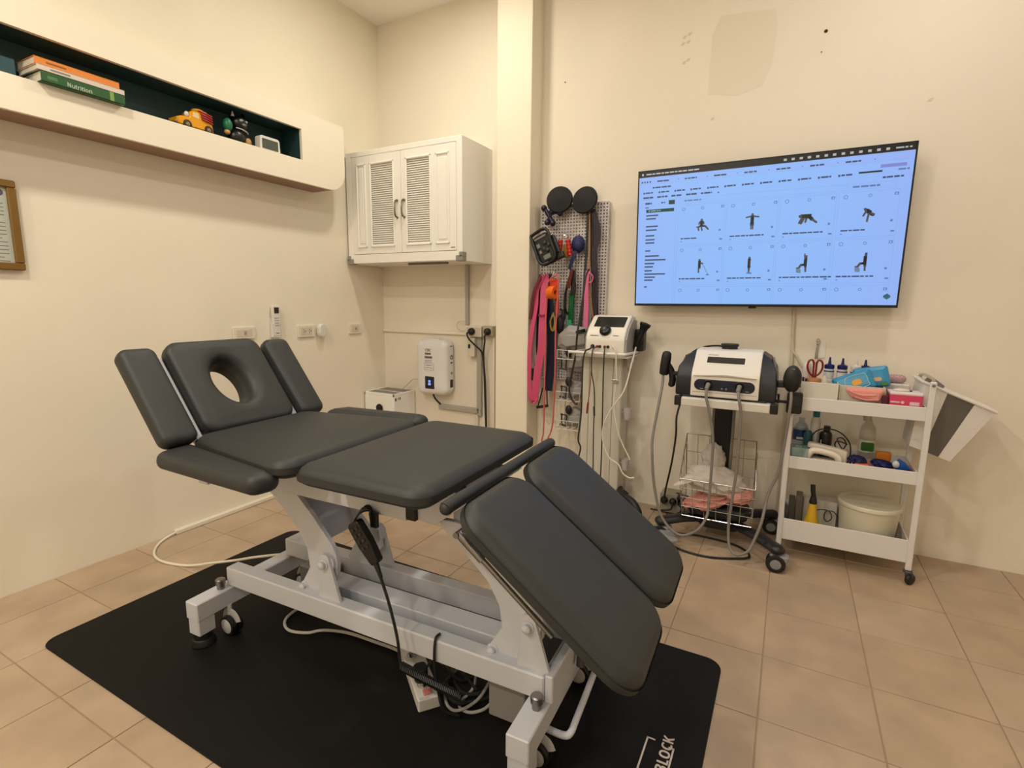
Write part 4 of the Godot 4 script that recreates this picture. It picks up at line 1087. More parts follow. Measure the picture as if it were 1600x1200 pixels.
	one("tan_band", B().add(strap(pts([1.583, 1.668, 0.06, 1.584, 1.66, 0.078, 1.59, 1.495, 0.078, 1.597, 1.266, 0.078, 1.615, 1.13, 0.076, 1.628, 1.05, 0.075]), 0.007, 0.003, Vector3.RIGHT)), mat(Color(0.62, 0.42, 0.22), 0.6), "narrow tan band running down between black and purple bands", "resistance band")
	var dp := mat(Color(0.13, 0.06, 0.13), 0.55)
	var pb := base("purple_band", "long dark purple loop band hanging at the board's right", "resistance band", V(1.61, 1.35, 0.07))
	part(pb, "front_run", B().add(strap(pts([1.596, 1.668, 0.06, 1.606, 1.653, 0.072, 1.632, 1.569, 0.072, 1.634, 1.509, 0.072, 1.618, 1.449, 0.072, 1.628, 1.304, 0.072, 1.63, 1.11, 0.072, 1.626, 1.047, 0.072, 1.62, 1.0, 0.072]), 0.03, 0.004, Vector3.RIGHT)), dp)
	part(pb, "back_run", B().add(strap(pts([1.592, 1.668, 0.055, 1.594, 1.653, 0.058, 1.606, 1.42, 0.056, 1.62, 1.266, 0.056, 1.63, 1.047, 0.056, 1.62, 1.0, 0.06]), 0.036, 0.003, Vector3.RIGHT)), dp)
	peg_hook(pb, V(1.585, 1.662, 0.08))
	var pk := mat(Color(0.87, 0.42, 0.6), 0.5)
	var pr2 := base("pink_rope", "light pink handled band beside the purple band", "resistance band", V(1.59, 1.16, 0.085))
	part(pr2, "band", B().add(strap(pts([1.588, 1.335, 0.075, 1.588, 1.327, 0.087, 1.582, 1.265, 0.088, 1.586, 1.149, 0.088, 1.586, 1.007, 0.088, 1.584, 0.97, 0.088]), 0.026, 0.006, Vector3.RIGHT)), pk)
	part(pr2, "ring", B().add(tube(pts([1.594, 1.322, 0.09, 1.61, 1.318, 0.09, 1.62, 1.3, 0.09, 1.613, 1.275, 0.09, 1.597, 1.272, 0.09]), 0.004, 6, 4)), pk)
	# pink straps at the left
	var ps := mat(Color(0.8, 0.3, 0.45), 0.65)
	var st := base("pink_strap", "wide pink stretching strap hanging in a long loop near the column", "strap", V(1.31, 0.95, 0.15))
	part(st, "outer_run", B().add(strap(pts([1.32, 1.318, 0.1, 1.292, 1.228, 0.13, 1.298, 1.129, 0.155, 1.282, 1.003, 0.165, 1.27, 0.883, 0.168, 1.27, 0.753, 0.168, 1.278, 0.6, 0.168, 1.3, 0.568, 0.168, 1.32, 0.6, 0.168]), 0.036, 0.004, V(0.9, 0, 0.35))), ps)
	part(st, "inner_run", B().add(strap(pts([1.329, 1.318, 0.1, 1.34, 1.166, 0.135, 1.348, 1.014, 0.165, 1.346, 0.888, 0.17, 1.328, 0.768, 0.174, 1.318, 0.665, 0.174, 1.306, 0.575, 0.172]), 0.044, 0.004, V(0.95, 0, -0.2))), ps)
	part(st, "stitched_loop", B().add(strap(pts([1.325, 1.085, 0.176, 1.35, 1.08, 0.18, 1.372, 1.084, 0.174]), 0.014, 0.004, Vector3.UP)), mat(Color(0.5, 0.07, 0.2), 0.6))
	part(st, "buckle", B().add(box(V(1.29, 0.735, 0.17), V(0.016, 0.075, 0.014), 0.004)), black)
	peg_hook(st, V(1.325, 1.322, 0.085), 0.06)
	var nv := mat(Color(0.055, 0.075, 0.2), 0.65)
	var ns := base("navy_strap", "navy blue strap hanging behind the pink strap with a black handle", "strap", V(1.35, 0.95, 0.11))
	part(ns, "left_run", B().add(strap(pts([1.3, 1.322, 0.09, 1.298, 1.255, 0.118, 1.303, 1.075, 0.122, 1.3, 0.845, 0.12]), 0.026, 0.003, Vector3.RIGHT)), nv)
	part(ns, "right_run", B().add(strap(pts([1.34, 1.32, 0.08, 1.356, 1.211, 0.1, 1.368, 1.076, 0.1, 1.376, 0.94, 0.1, 1.374, 0.773, 0.1, 1.366, 0.632, 0.1]), 0.05, 0.004, Vector3.RIGHT)), nv)
	part(ns, "handle", B().add(tube(pts([1.34, 0.65, 0.125, 1.312, 0.53, 0.13]), 0.004, 6, 2)).add(tube(pts([1.366, 0.65, 0.125, 1.374, 0.545, 0.13]), 0.004, 6, 2)).add(rod(V(1.306, 0.528, 0.13), V(1.378, 0.546, 0.13), 0.009)), black)
	org = V(1.285, 0.95, 0.13)
	one("white_strap", B().add(strap(pts([1.284, 1.14, 0.128, 1.28, 0.983, 0.134, 1.288, 0.8, 0.134]), 0.024, 0.003, V(1, 0, 0.2))), mat(Color(0.72, 0.66, 0.68), 0.65), "short pale strap hanging inside the pink loop", "strap")
	org = V(1.262, 1.17, 0.16)
	one("maroon_strap", B().add(strap(pts([1.31, 1.31, 0.12, 1.29, 1.24, 0.15, 1.278, 1.17, 0.16, 1.274, 1.12, 0.16, 1.266, 1.06, 0.162]), 0.02, 0.004, V(1, 0, 0.3))), mat(Color(0.36, 0.08, 0.14), 0.65), "short maroon strap folded at the pink strap's top", "strap")
	# red tubing
	org = V(1.41, 0.85, 0.185)
	one("red_tubing", B().add(tube(pts([1.437, 1.315, 0.17, 1.432, 1.308, 0.19, 1.4, 1.285, 0.19, 1.381, 1.227, 0.19, 1.381, 0.945, 0.19, 1.381, 0.673, 0.19, 1.38, 0.412, 0.19, 1.37, 0.342, 0.19, 1.384, 0.325, 0.19, 1.403, 0.348, 0.19, 1.435, 0.437, 0.19, 1.443, 0.586, 0.19, 1.446, 0.769, 0.19, 1.443, 0.992, 0.19, 1.45, 1.166, 0.19, 1.453, 1.29, 0.19, 1.443, 1.315, 0.18]), 0.0046, 8, 6)), mat(Color(0.8, 0.37, 0.36), 0.45), "thin red tubing hanging in a loop far below the board", "resistance tube")
	# orange roll
	var o := base("orange_roll", "bright orange tape roll hanging among the straps", "roll", V(1.408, 1.214, 0.16))
	var ox := Transform3D(Basis(Vector3.UP, 1.25) * Basis(Vector3.RIGHT, PI / 2), V(1.408, 1.214, 0.17))
	part(o, "roll", B().add(lathe([[0.014, -0.024], [0.033, -0.024], [0.037, -0.018], [0.037, 0.018], [0.033, 0.024], [0.014, 0.024], [0.014, -0.024]], Vector3.ZERO, 24), 40, ox), mat(Color(0.93, 0.42, 0.03), 0.5))
	part(o, "label", B().add(box(V(1.414, 1.268, 0.155), V(0.056, 0.042, 0.014), 0.004)), mat(Color(0.8, 0.2, 0.05), 0.5))
	part(o, "carabiner", B().add(tube(pts([1.39, 1.285, 0.155, 1.4, 1.315, 0.15, 1.41, 1.332, 0.145, 1.422, 1.315, 0.15, 1.438, 1.285, 0.155]), 0.0026, 6, 4)).add(tube(pts([1.4, 1.285, 0.158, 1.408, 1.32, 0.15, 1.43, 1.29, 0.158]), 0.002, 6, 4)), chrome)
	part(o, "red_tag", B().add(box(V(1.431, 1.14, 0.15), V(0.02, 0.09, 0.006), 0.002)), mat(Color(0.7, 0.2, 0.1), 0.5))
	peg_hook(o, V(1.411, 1.326, 0.14), 0.1)
	var yr := base("cord_coil", "small khaki cord coil tied below the orange roll", "cord", V(1.4, 1.05, 0.14))
	for i in 3:
		part(yr, "cord_loop", B().add(tube(pts([1.405, 1.1, 0.14, 1.392 - i * 0.003, 1.06, 0.142, 1.396, 1.01, 0.14, 1.412 + i * 0.003, 1.02, 0.144, 1.414, 1.07, 0.142, 1.405, 1.1, 0.14]), 0.004, 6, 4), 60, Transform3D(Basis.IDENTITY, V(0.003 * i, -0.006 * i, 0.006 * i))), mat(Color(0.6, 0.52, 0.25), 0.6))
	# black and green straps
	var gb := base("green_band", "glossy green band tied under a black and red strap", "resistance band", V(1.485, 1.15, 0.08))
	part(gb, "green_run", B().add(strap(pts([1.5, 1.225, 0.082, 1.496, 1.19, 0.09, 1.492, 1.12, 0.086, 1.49, 1.04, 0.086]), 0.034, 0.008, V(1, 0, 0.3))), mat(Color(0.03, 0.36, 0.2), 0.3))
	part(gb, "green_tail", B().add(strap(pts([1.487, 1.06, 0.092, 1.486, 1.02, 0.094]), 0.028, 0.006, V(1, 0, 0.2), 2)), mat(Color(0.2, 0.6, 0.42), 0.35))
	part(gb, "black_strap", B().add(strap(pts([1.492, 1.34, 0.07, 1.496, 1.3, 0.08, 1.505, 1.24, 0.09, 1.5, 1.2, 0.094]), 0.032, 0.006, V(1, 0, 0.2))).add(strap(pts([1.484, 1.335, 0.075, 1.464, 1.25, 0.088, 1.456, 1.18, 0.092, 1.458, 1.12, 0.092, 1.475, 1.09, 0.092]), 0.014, 0.006, V(1, 0, 0.2))), black)
	part(gb, "red_strap", B().add(strap(pts([1.486, 1.345, 0.075, 1.484, 1.3, 0.09, 1.474, 1.24, 0.096]), 0.022, 0.005, V(1, 0, 0.2))), mat(Color(0.38, 0.09, 0.05), 0.55))
	part(gb, "black_pouch", B().add(ball(V(1.432, 1.03, 0.1), V(0.026, 0.055, 0.02))).add(ball(V(1.45, 1.08, 0.1), V(0.014, 0.04, 0.014))), black)
	part(gb, "grommet", B().add(lathe([[0.004, 0], [0.008, 0.001], [0.008, 0.003], [0.004, 0.003]], Vector3.ZERO, 12), 40, Transform3D(Basis(Vector3.RIGHT, PI / 2), V(1.443, 1.117, 0.116))), chrome)
	peg_hook(gb, V(1.488, 1.34, 0.06))
	# wire rack with grey cuffs
	var wr := mat(Color(0.8, 0.78, 0.75), 0.4, 0.2)
	var rk := base("wire_rack", "white wire rack of three tiers below the pegboard", "rack", V(1.53, 0.4, 0.1))
	for y in [0.84, 0.6, 0.43]:
		var w := B()
		for z in [0.055, 0.19]:
			w.add(rod(V(1.455, y, z), V(1.6, y, z), 0.003, 6))
			w.add(rod(V(1.455, y + 0.05, z), V(1.6, y + 0.05, z), 0.0022, 6))
		for x2 in [1.455, 1.49, 1.525, 1.56, 1.6]:
			w.add(rod(V(x2, y, 0.055), V(x2, y, 0.19), 0.0022, 6))
			w.add(rod(V(x2, y, 0.19), V(x2, y + 0.05, 0.19), 0.002, 6))
		part(rk, "wire_tier", w, wr)
	part(rk, "wire_post", B().add(rod(V(1.457, 0.42, 0.05), V(1.457, 0.92, 0.05), 0.003, 6)).add(rod(V(1.6, 0.42, 0.05), V(1.6, 0.92, 0.05), 0.003, 6)), wr)
	var gc := mat(Color(0.62, 0.605, 0.59), 0.75)
	var lab := ["largest grey padded cuff, topmost on the wire rack", "grey padded cuff just under the largest one", "grey padded cuff with black webbing on the middle tier", "grey padded cuff with a black buckle on the bottom tier"]
	for s in [[1.52, 0.955, 0.115, 0.092, 0.076, 0], [1.53, 0.825, 0.115, 0.075, 0.062, 1], [1.535, 0.66, 0.12, 0.066, 0.058, 2], [1.54, 0.495, 0.12, 0.058, 0.062, 3]]:
		var c := base("padded_cuff", lab[s[5]], "cuff", V(s[0], s[1], s[2]), "grey cuffs on the wire rack")
		var pl := [V2(-s[3], -s[4] * 0.6), V2(-s[3] * 0.3, -s[4]), V2(s[3], -s[4] * 0.8), V2(s[3], s[4] * 0.75), V2(-s[3] * 0.2, s[4]), V2(-s[3] * 0.9, s[4] * 0.3)]
		part(c, "pad", B().add(panel(pl, -0.035, 0.03, 0.02, 0.02, 0.012, 0.035), 60, Transform3D(Basis(Vector3.BACK, [0.05, -0.25, 0.1, -0.1][s[5]]), V(s[0], s[1], s[2]))), gc)
		part(c, "fold", B().add(panel([V2(-s[3] * 0.5, -s[4] * 0.5), V2(s[3] * 0.9, -s[4] * 0.4), V2(s[3] * 0.95, s[4] * 0.4), V2(-s[3] * 0.3, s[4] * 0.45)], 0.03, 0.05, 0.012, 0.01), 60, Transform3D(Basis(Vector3.BACK, 0.12), V(s[0] + 0.005, s[1] - 0.01, s[2]))), gc)
		if s[5] == 0:
			part(c, "black_band", B().add(strap(pts([1.56, 0.99, 0.17, 1.59, 1.0, 0.172, 1.606, 1.005, 0.15]), 0.02, 0.004, Vector3.UP)), black)
		else:
			part(c, "black_buckle", B().add(tube(pts([s[0] - 0.05, s[1] - 0.04, 0.18, s[0] - 0.05, s[1] + 0.025, 0.18]), 0.005, 6, 2)).add(tube(pts([s[0] - 0.062, s[1] - 0.04, 0.18, s[0] - 0.015, s[1] - 0.046, 0.18]), 0.006, 6, 2)).add(tube(pts([s[0] - 0.058, s[1] + 0.02, 0.18, s[0] - 0.02, s[1] + 0.018, 0.18]), 0.004, 6, 2)).add(tube(pts([s[0] - 0.022, s[1] - 0.044, 0.18, s[0] - 0.02, s[1] + 0.02, 0.18]), 0.004, 6, 2)).add(ball(V(s[0] - 0.01, s[1] + 0.05, 0.175), V(0.02, 0.028, 0.012))), black)

# ---------------------------------------------------------------- electrotherapy unit on its stand
func stimulator() -> void:
	var sw := mat(Color(0.84, 0.82, 0.78), 0.4)
	var wm := mat(Color(0.9, 0.87, 0.83), 0.4)
	var t := base("equipment_stand", "white pillar stand with a narrow tray beside the pegboard", "stand", V(1.72, 0, 0.15))
	part(t, "pillar", B().add(slab(rect(1.608, 0.06, 1.84, 0.19), 0.07, 0.872, 0.012, 0.004), 45), mat(Color(0.82, 0.8, 0.75), 0.5))
	part(t, "pillar_groove", B().add(box(V(1.655, 0.47, 0.1905), V(0.004, 0.78, 0.003), 0.0005)).add(box(V(1.79, 0.47, 0.1905), V(0.004, 0.78, 0.003), 0.0005)), mat(Color(0.6, 0.58, 0.54), 0.6))
	part(t, "tray", B().add(slab(rect(1.6, 0.04, 1.895, 0.285), 0.872, 0.884, 0.012, 0.003), 45), sw)
	part(t, "tray_rail", B().add(tube(pts([1.612, 0.895, 0.05, 1.608, 0.895, 0.15, 1.605, 0.895, 0.28, 1.63, 0.895, 0.3, 1.75, 0.895, 0.302, 1.86, 0.895, 0.3, 1.885, 0.895, 0.28, 1.893, 0.895, 0.15, 1.893, 0.895, 0.05]), 0.0085, 8, 4)).add(rod(V(1.57, 0.895, 0.296), V(1.64, 0.895, 0.3), 0.008)), wm)
	for y in [0.845, 0.555, 0.265]:
		var cup := part(t, "probe_holder", B().add(lathe([[0.017, -0.032], [0.022, 0.0], [0.024, 0.03], [0.021, 0.03], [0.018, -0.02], [0, -0.024]], V(1.868, y, 0.15), 14)), mat(Color(0.78, 0.74, 0.74), 0.35))
		part(cup, "holder_arm", B().add(rod(V(1.838, y + 0.005, 0.15), V(1.856, y + 0.01, 0.15), 0.006)), sw)
	part(t, "base_plate", B().add(slab(rect(1.6, 0.05, 1.86, 0.22), 0.05, 0.075, 0.03, 0.008), 45), black)
	for s in [[1.62, 0.26], [1.87, 0.26]]:
		part(t, "base_leg", B().add(tube(pts([1.74, 0.07, 0.12, (1.74 + s[0]) / 2 + 0.02, 0.085, 0.2, s[0] + 0.01, 0.085, s[1], s[0] + 0.045, 0.07, s[1] + 0.03]), 0.017, 8, 5)), black)
	for s in [[1.93, 0.29], [1.64, 0.29], [1.84, 0.09], [1.63, 0.09]]:
		var c := part(t, "caster", B().add(tube(pts([s[0] - 0.02, 0.045, s[1], s[0] - 0.012, 0.066, s[1], s[0] + 0.01, 0.072, s[1], s[0] + 0.03, 0.06, s[1]]), 0.02, 8, 3, 0.4)), black)
		for q in [1, -1]:
			var x := Transform3D(Basis(Vector3.UP, 0.5) * Basis(Vector3.RIGHT, PI / 2 * q), V(s[0], 0.035, s[1] + 0.006 * q))
			part(c, "wheel", B().add(lathe([[0.026, 0], [0.0345, 0], [0.0355, 0.006], [0.033, 0.016], [0.028, 0.018]], Vector3.ZERO, 20), 40, x), black)
			part(c, "wheel_face", B().add(lathe([[0.028, 0.001], [0.027, 0.016], [0.018, 0.02], [0, 0.021]], Vector3.ZERO, 18), 50, x), mat(Color(0.5, 0.5, 0.49), 0.4))
	# curved black sweep of the base in front
	part(t, "base_bow", B().add(tube(pts([1.83, 0.1, 0.1, 1.86, 0.118, 0.2, 1.9, 0.125, 0.27, 1.96, 0.115, 0.31, 1.995, 0.08, 0.33, 2.0, 0.05, 0.335]), 0.02, 10, 5)), black)
	# the unit: side profile in (z, y) swept along x
	var u := base("electrotherapy_unit", "white electrotherapy unit with sloping dark screen and round black knob", "medical device", V(1.77, 0.886, 0.16))
	var prof := P2([-0.275, 0.893, -0.275, 0.955, -0.268, 0.985, -0.235, 1.03, -0.16, 1.085, -0.13, 1.092, -0.07, 1.085, -0.05, 1.06, -0.05, 0.893])
	var px := Transform3D(Basis(Vector3.UP, PI / 2), Vector3.ZERO)
	part(u, "shell", B().add(plate(prof, 1.66, 1.868, 0.004), 30, px), wm)
	for sx in [[1.866, 1.878], [1.65, 1.662]]:
		part(u, "side_cheek", B().add(plate(P2([-0.265, 0.9, -0.262, 0.97, -0.225, 1.022, -0.15, 1.072, -0.075, 1.065, -0.06, 0.9]), sx[0], sx[1]), 30, px), mat(Color(0.62, 0.6, 0.58), 0.45))
	part(u, "foot_plate", B().add(box(V(1.764, 0.889, 0.16), V(0.2, 0.009, 0.22), 0.002)), black)
	var slope := Transform3D(Basis(V(1, 0, 0), V(0, 0.591, -0.807), V(0, 0.807, 0.591)), V(1.767, 1.0575, 0.1975))
	part(u, "display", B().add(panel(rect(-0.082, -0.043, 0.084, 0.043), -0.002, 0.0025, 0.004, 0.001), 40, slope), mat(Color(0.13, 0.14, 0.13), 0.18))
	var front := Transform3D(Basis(V(1, 0, 0), V(0, 0.806, -0.591), V(0, 0.591, 0.806)), V(1.757, 1.004, 0.257))
	part(u, "control_knob", B().add(lathe([[0.03, 0], [0.032, 0.004], [0.028, 0.016], [0.02, 0.02], [0, 0.021]], Vector3.ZERO, 22), 50, front * Transform3D(Basis(Vector3.RIGHT, PI / 2), V(0.0, 0.01, 0.0))), mat(Color(0.04, 0.04, 0.04), 0.3))
	part(u, "print_line", B().add(box(V(-0.055, -0.02, 0.0), V(0.045, 0.003, 0.002), 0.0004), 40, front).add(box(V(0.062, -0.018, 0.0), V(0.03, 0.003, 0.002), 0.0004), 40, front), mat(Color(0.4, 0.4, 0.4), 0.5))
	for q in [[1.697, 0.011, 0.06, 0.06, 0.07], [1.722, 0.007, 0.6, 0.1, 0.1], [1.737, 0.008, 0.07, 0.07, 0.07], [1.764, 0.007, 0.6, 0.1, 0.1], [1.782, 0.008, 0.07, 0.07, 0.07], [1.812, 0.007, 0.85, 0.83, 0.8]]:
		part(u, "jack", B().add(lathe([[q[1], 0], [q[1], 0.006], [q[1] * 0.7, 0.012], [0, 0.013]], Vector3.ZERO, 14), 50, Transform3D(Basis(Vector3.RIGHT, PI / 2), V(q[0], 0.93, 0.2745))), mat(Color(q[2], q[3], q[4]), 0.4))
	# ultrasound head in its side holder
	var h := base("probe_head", "black hand probe parked at the right of the electrotherapy unit", "probe", V(1.905, 0.97, 0.12))
	part(h, "holder", B().add(panel(rect(1.88, 0.9, 1.93, 1.02), 0.06, 0.12, 0.01, 0.006)), mat(Color(0.06, 0.06, 0.08), 0.4))
	part(h, "probe", B().add(lathe([[0.014, -0.07], [0.019, -0.03], [0.017, 0.02], [0.024, 0.05], [0.03, 0.06], [0.03, 0.072], [0, 0.076]], Vector3.ZERO, 14), 50, Transform3D(Basis(Vector3.BACK, -0.35), V(1.915, 0.985, 0.13))), mat(Color(0.05, 0.05, 0.06), 0.4))
	# leads
	var dkl := mat(Color(0.16, 0.155, 0.15), 0.5)
	var whl := mat(Color(0.88, 0.85, 0.8), 0.4)
	var leads := [
		["dark_lead", [1.7, 0.93, 0.29, 1.697, 0.918, 0.318, 1.672, 0.9, 0.322, 1.66, 0.813, 0.318, 1.659, 0.567, 0.315, 1.646, 0.421, 0.315, 1.661, 0.37, 0.315, 1.645, 0.27, 0.315, 1.65, 0.1, 0.33], 0.0045, "thick dark lead looping over the tray's near corner"],
		["dark_lead", [1.722, 0.928, 0.29, 1.712, 0.905, 0.318, 1.71, 0.799, 0.316, 1.727, 0.714, 0.316, 1.733, 0.61, 0.316, 1.733, 0.486, 0.316, 1.737, 0.308, 0.316, 1.74, 0.15, 0.316], 0.003, "thin dark lead with a black tip midway down the pillar"],
		["dark_lead", [1.765, 0.93, 0.29, 1.778, 0.915, 0.318, 1.776, 0.888, 0.318, 1.776, 0.752, 0.316, 1.779, 0.58, 0.316, 1.782, 0.324, 0.316, 1.78, 0.13, 0.316], 0.0035, "straight dark lead down the middle of the pillar"],
		["white_cable", [1.813, 0.93, 0.29, 1.83, 0.926, 0.315, 1.84, 0.9, 0.32, 1.843, 0.83, 0.318, 1.848, 0.758, 0.318, 1.839, 0.647, 0.318, 1.852, 0.554, 0.318, 1.882, 0.453, 0.318, 1.939, 0.348, 0.318], 0.0035, "white cable ending free right of the pillar, with a metal tab"],
		["white_cable", [1.9, 0.925, 0.16, 1.906, 0.85, 0.25, 1.89, 0.711, 0.315, 1.824, 0.602, 0.318, 1.788, 0.511, 0.318, 1.787, 0.432, 0.318, 1.823, 0.345, 0.318, 1.877, 0.312, 0.318, 1.902, 0.269, 0.318, 1.937, 0.249, 0.318, 1.966, 0.254, 0.318], 0.0042, "long white cable swinging from the probe across the pillar"],
		["black_hose", [1.606, 1.341, 0.12, 1.607, 1.3, 0.17, 1.603, 1.169, 0.2, 1.585, 0.993, 0.215, 1.575, 0.867, 0.21, 1.546, 0.72, 0.2, 1.543, 0.645, 0.2, 1.574, 0.593, 0.2, 1.592, 0.592, 0.2], 0.006, "black hose curving down past the grey cuffs"]]
	for l in leads:
		var p := pts(l[1])
		org = p[0]
		var o := one(l[0], B().add(tube(p, l[2], 8, 5)), whl if l[0] == "white_cable" else dkl, l[3], "cable")
		org = p[0]
		if l[2] == 0.003:
			part(o, "lead_tip", B().add(rod(V(1.731, 0.61, 0.316), V(1.734, 0.56, 0.316), 0.005, 8)), black)
			part(o, "red_tip", B().add(tube(pts([1.71, 0.82, 0.32, 1.706, 0.7, 0.322, 1.7, 0.64, 0.324, 1.696, 0.6, 0.324]), 0.0022, 6, 4)).add(rod(V(1.699, 0.63, 0.324), V(1.694, 0.57, 0.324), 0.005, 8)), mat(Color(0.55, 0.1, 0.1), 0.5))
		if l[2] == 0.0035 and l[0] == "white_cable":
			part(o, "metal_tab", B().add(box(V(1.845, 0.753, 0.322), V(0.034, 0.022, 0.003), 0.001), 40), mat(Color(0.7, 0.69, 0.66), 0.25, 0.7))

# ---------------------------------------------------------------- shock wave cart
func lump(c: Vector3, r: Vector3, seed_: int, amount: float, freq: float, turn := 0.0) -> Array:   # crumpled cloth
	var f := FastNoiseLite.new()
	f.seed = seed_
	f.frequency = freq
	f.fractal_type = FastNoiseLite.FRACTAL_RIDGED
	f.fractal_octaves = 3
	var s := ball(Vector3.ZERO, Vector3.ONE, 40, 24)
	var p: PackedVector3Array = s[0]
	var q := PackedVector3Array()
	var b := Basis(Vector3.BACK, turn)
	for i in p.size():
		var d := p[i]
		var k := 1.0 + amount * f.get_noise_3d(d.x * 40, d.y * 90, d.z * 40)
		q.append(c + b * (V(d.x * r.x, d.y * r.y, d.z * r.z) * k))
	return [q, s[1]]

func shockwave() -> void:
	var dk := mat(Color(0.085, 0.09, 0.115), 0.42)
	var wm := mat(Color(0.9, 0.87, 0.83), 0.38)
	var grey := mat(Color(0.55, 0.55, 0.55), 0.45)
	var hose_m := mat(Color(0.5, 0.48, 0.46), 0.5)
	var t := base("equipment_cart", "wheeled cart with dark post and wire basket carrying the twin-socket unit", "cart", V(2.39, 0, 0.28))
	part(t, "tray", B().add(slab(rect(2.178, 0.13, 2.596, 0.44), 0.693, 0.728, 0.01, 0.004), 45), mat(Color(0.8, 0.79, 0.76), 0.45))
	part(t, "tray_front", B().add(box(V(2.387, 0.708, 0.446), V(0.375, 0.037, 0.012), 0.003)), mat(Color(0.86, 0.84, 0.8), 0.4))
	for s in [[2.185, 0.436], [2.59, 0.436], [2.185, 0.14], [2.59, 0.14]]:
		part(t, "tray_corner", B().add(slab(rect(s[0] - 0.016, s[1] - 0.018, s[0] + 0.016, s[1] + 0.018), 0.688, 0.732, 0.008, 0.004), 45), black)
	part(t, "post", B().add(box(V(2.37, 0.4, 0.22), V(0.078, 0.6, 0.05), 0.006)), mat(Color(0.035, 0.035, 0.045), 0.35))
	part(t, "post_trim", B().add(box(V(2.325, 0.4, 0.22), V(0.014, 0.6, 0.04), 0.003)).add(box(V(2.415, 0.4, 0.22), V(0.014, 0.6, 0.04), 0.003)), mat(Color(0.5, 0.5, 0.48), 0.4, 0.4))
	part(t, "base_hub", B().add(slab(rect(2.29, 0.13, 2.49, 0.33), 0.06, 0.125, 0.05, 0.02), 50), dk)
	var ft := [[2.14, 0.43], [2.652, 0.49], [2.15, 0.06], [2.62, 0.07]]
	for s in ft:
		var a := V(2.39 + (s[0] - 2.39) * 0.25, 0.1, 0.24 + (s[1] - 0.24) * 0.25)
		var b := V(s[0], 0.098, s[1])
		part(t, "base_leg", B().add(tube([a, a.lerp(b, 0.5) + V(0, 0.008, 0), b], 0.034, 10, 4, 0.62)).add(ball(b, V(0.034, 0.022, 0.034))), dk)
		var c := part(t, "caster", B().add(slab(rect(s[0] - 0.026, s[1] - 0.02, s[0] + 0.05, s[1] + 0.03), 0.052, 0.078, 0.012, 0.006), 45).add(box(V(s[0], 0.05, s[1] + 0.024), V(0.036, 0.045, 0.005), 0.002)).add(box(V(s[0], 0.05, s[1] - 0.004), V(0.036, 0.045, 0.005), 0.002)), grey)
		for z in [0.028, -0.008]:
			var x := Transform3D(Basis(Vector3.RIGHT, PI / 2), V(s[0], 0.04, s[1] + z))
			part(c, "tyre", B().add(lathe([[0.03, -0.008], [0.037, -0.007], [0.04, -0.003], [0.04, 0.003], [0.037, 0.007], [0.03, 0.008]], Vector3.ZERO, 24), 45, x), black)
			part(c, "wheel_face", B().add(lathe([[0, -0.006], [0.0305, -0.006], [0.0305, 0.006], [0.02, 0.0085], [0, 0.009]], Vector3.ZERO, 22), 40, x), grey)
	part(t, "pedal", B().add(slab([V2(2.13, 0.45), V2(2.19, 0.44), V2(2.245, 0.545), V2(2.21, 0.565)], 0.052, 0.066, 0.012, 0.005), 45), grey)
	# wire basket
	var f0 := V(2.228, 0.135, 0.4)
	var f1 := V(2.54, 0.138, 0.4)
	var rim_f := 0.322
	var rim_b := 0.5
	var zb := 0.205
	for e in [[f0, f1], [V(2.21, rim_f, 0.41), V(2.545, rim_f, 0.41)], [V(2.2, rim_b, zb), V(2.525, rim_b, zb)], [V(2.215, 0.13, zb), V(2.53, 0.133, zb)], [f0, V(2.215, 0.13, zb)], [f1, V(2.53, 0.133, zb)], [V(2.21, rim_f, 0.41), V(2.2, rim_b, zb)], [V(2.545, rim_f, 0.41), V(2.525, rim_b, zb)]]:
		part(t, "basket_rim", B().add(rod(e[0], e[1], 0.003, 6)), chrome)
	for i in 7:
		var f := i / 6.0
		var lo := f0.lerp(f1, f)
		part(t, "basket_wire", B().add(rod(lo, V(lerpf(2.21, 2.545, f), rim_f, 0.41), 0.0016, 5)).add(rod(lo, V(lerpf(2.215, 2.53, f), 0.132, zb), 0.0016, 5)).add(rod(V(lerpf(2.215, 2.53, f), 0.132, zb), V(lerpf(2.2, 2.525, f), rim_b, zb), 0.0016, 5)), chrome)
	for i in 3:
		var f := (i + 1) / 4.0
		part(t, "basket_wire", B().add(rod(f0.lerp(V(2.21, rim_f, 0.41), f), f1.lerp(V(2.545, rim_f, 0.41), f), 0.0016, 5)), chrome)
		part(t, "basket_wire", B().add(rod(V(lerpf(2.215, 2.2, f), lerpf(0.13, rim_b, f), zb), V(lerpf(2.53, 2.525, f), lerpf(0.13, rim_b, f), zb), 0.0016, 5)), chrome)
		var z := lerpf(0.4, zb, f)
		for s in [[2.222, 2.206], [2.535, 2.535]]:
			part(t, "basket_wire", B().add(rod(V(s[0], 0.133, z), V(s[1], lerpf(rim_f, rim_b, f), z), 0.0016, 5)), chrome)
	for i in 2:
		for s in [[2.222, 2.215], [2.537, 2.53]]:
			part(t, "basket_wire", B().add(rod(V(s[0], 0.2 + i * 0.06, 0.404), V(s[1], 0.2 + i * 0.06, zb), 0.0016, 5)), chrome)
	# contents
	var tw := base("white_towel", "crumpled off-white towel heaped in the wire basket", "towel", V(2.35, 0.27, 0.31))
	part(tw, "towel_heap", B().add(lump(V(2.36, 0.305, 0.31), V(0.128, 0.066, 0.085), 3, 0.2, 0.018, -0.12), 70), mat(Color(0.78, 0.74, 0.71), 0.85))
	part(tw, "towel_peak", B().add(lump(V(2.34, 0.4, 0.27), V(0.052, 0.075, 0.04), 9, 0.2, 0.02), 70), mat(Color(0.72, 0.69, 0.67), 0.85))
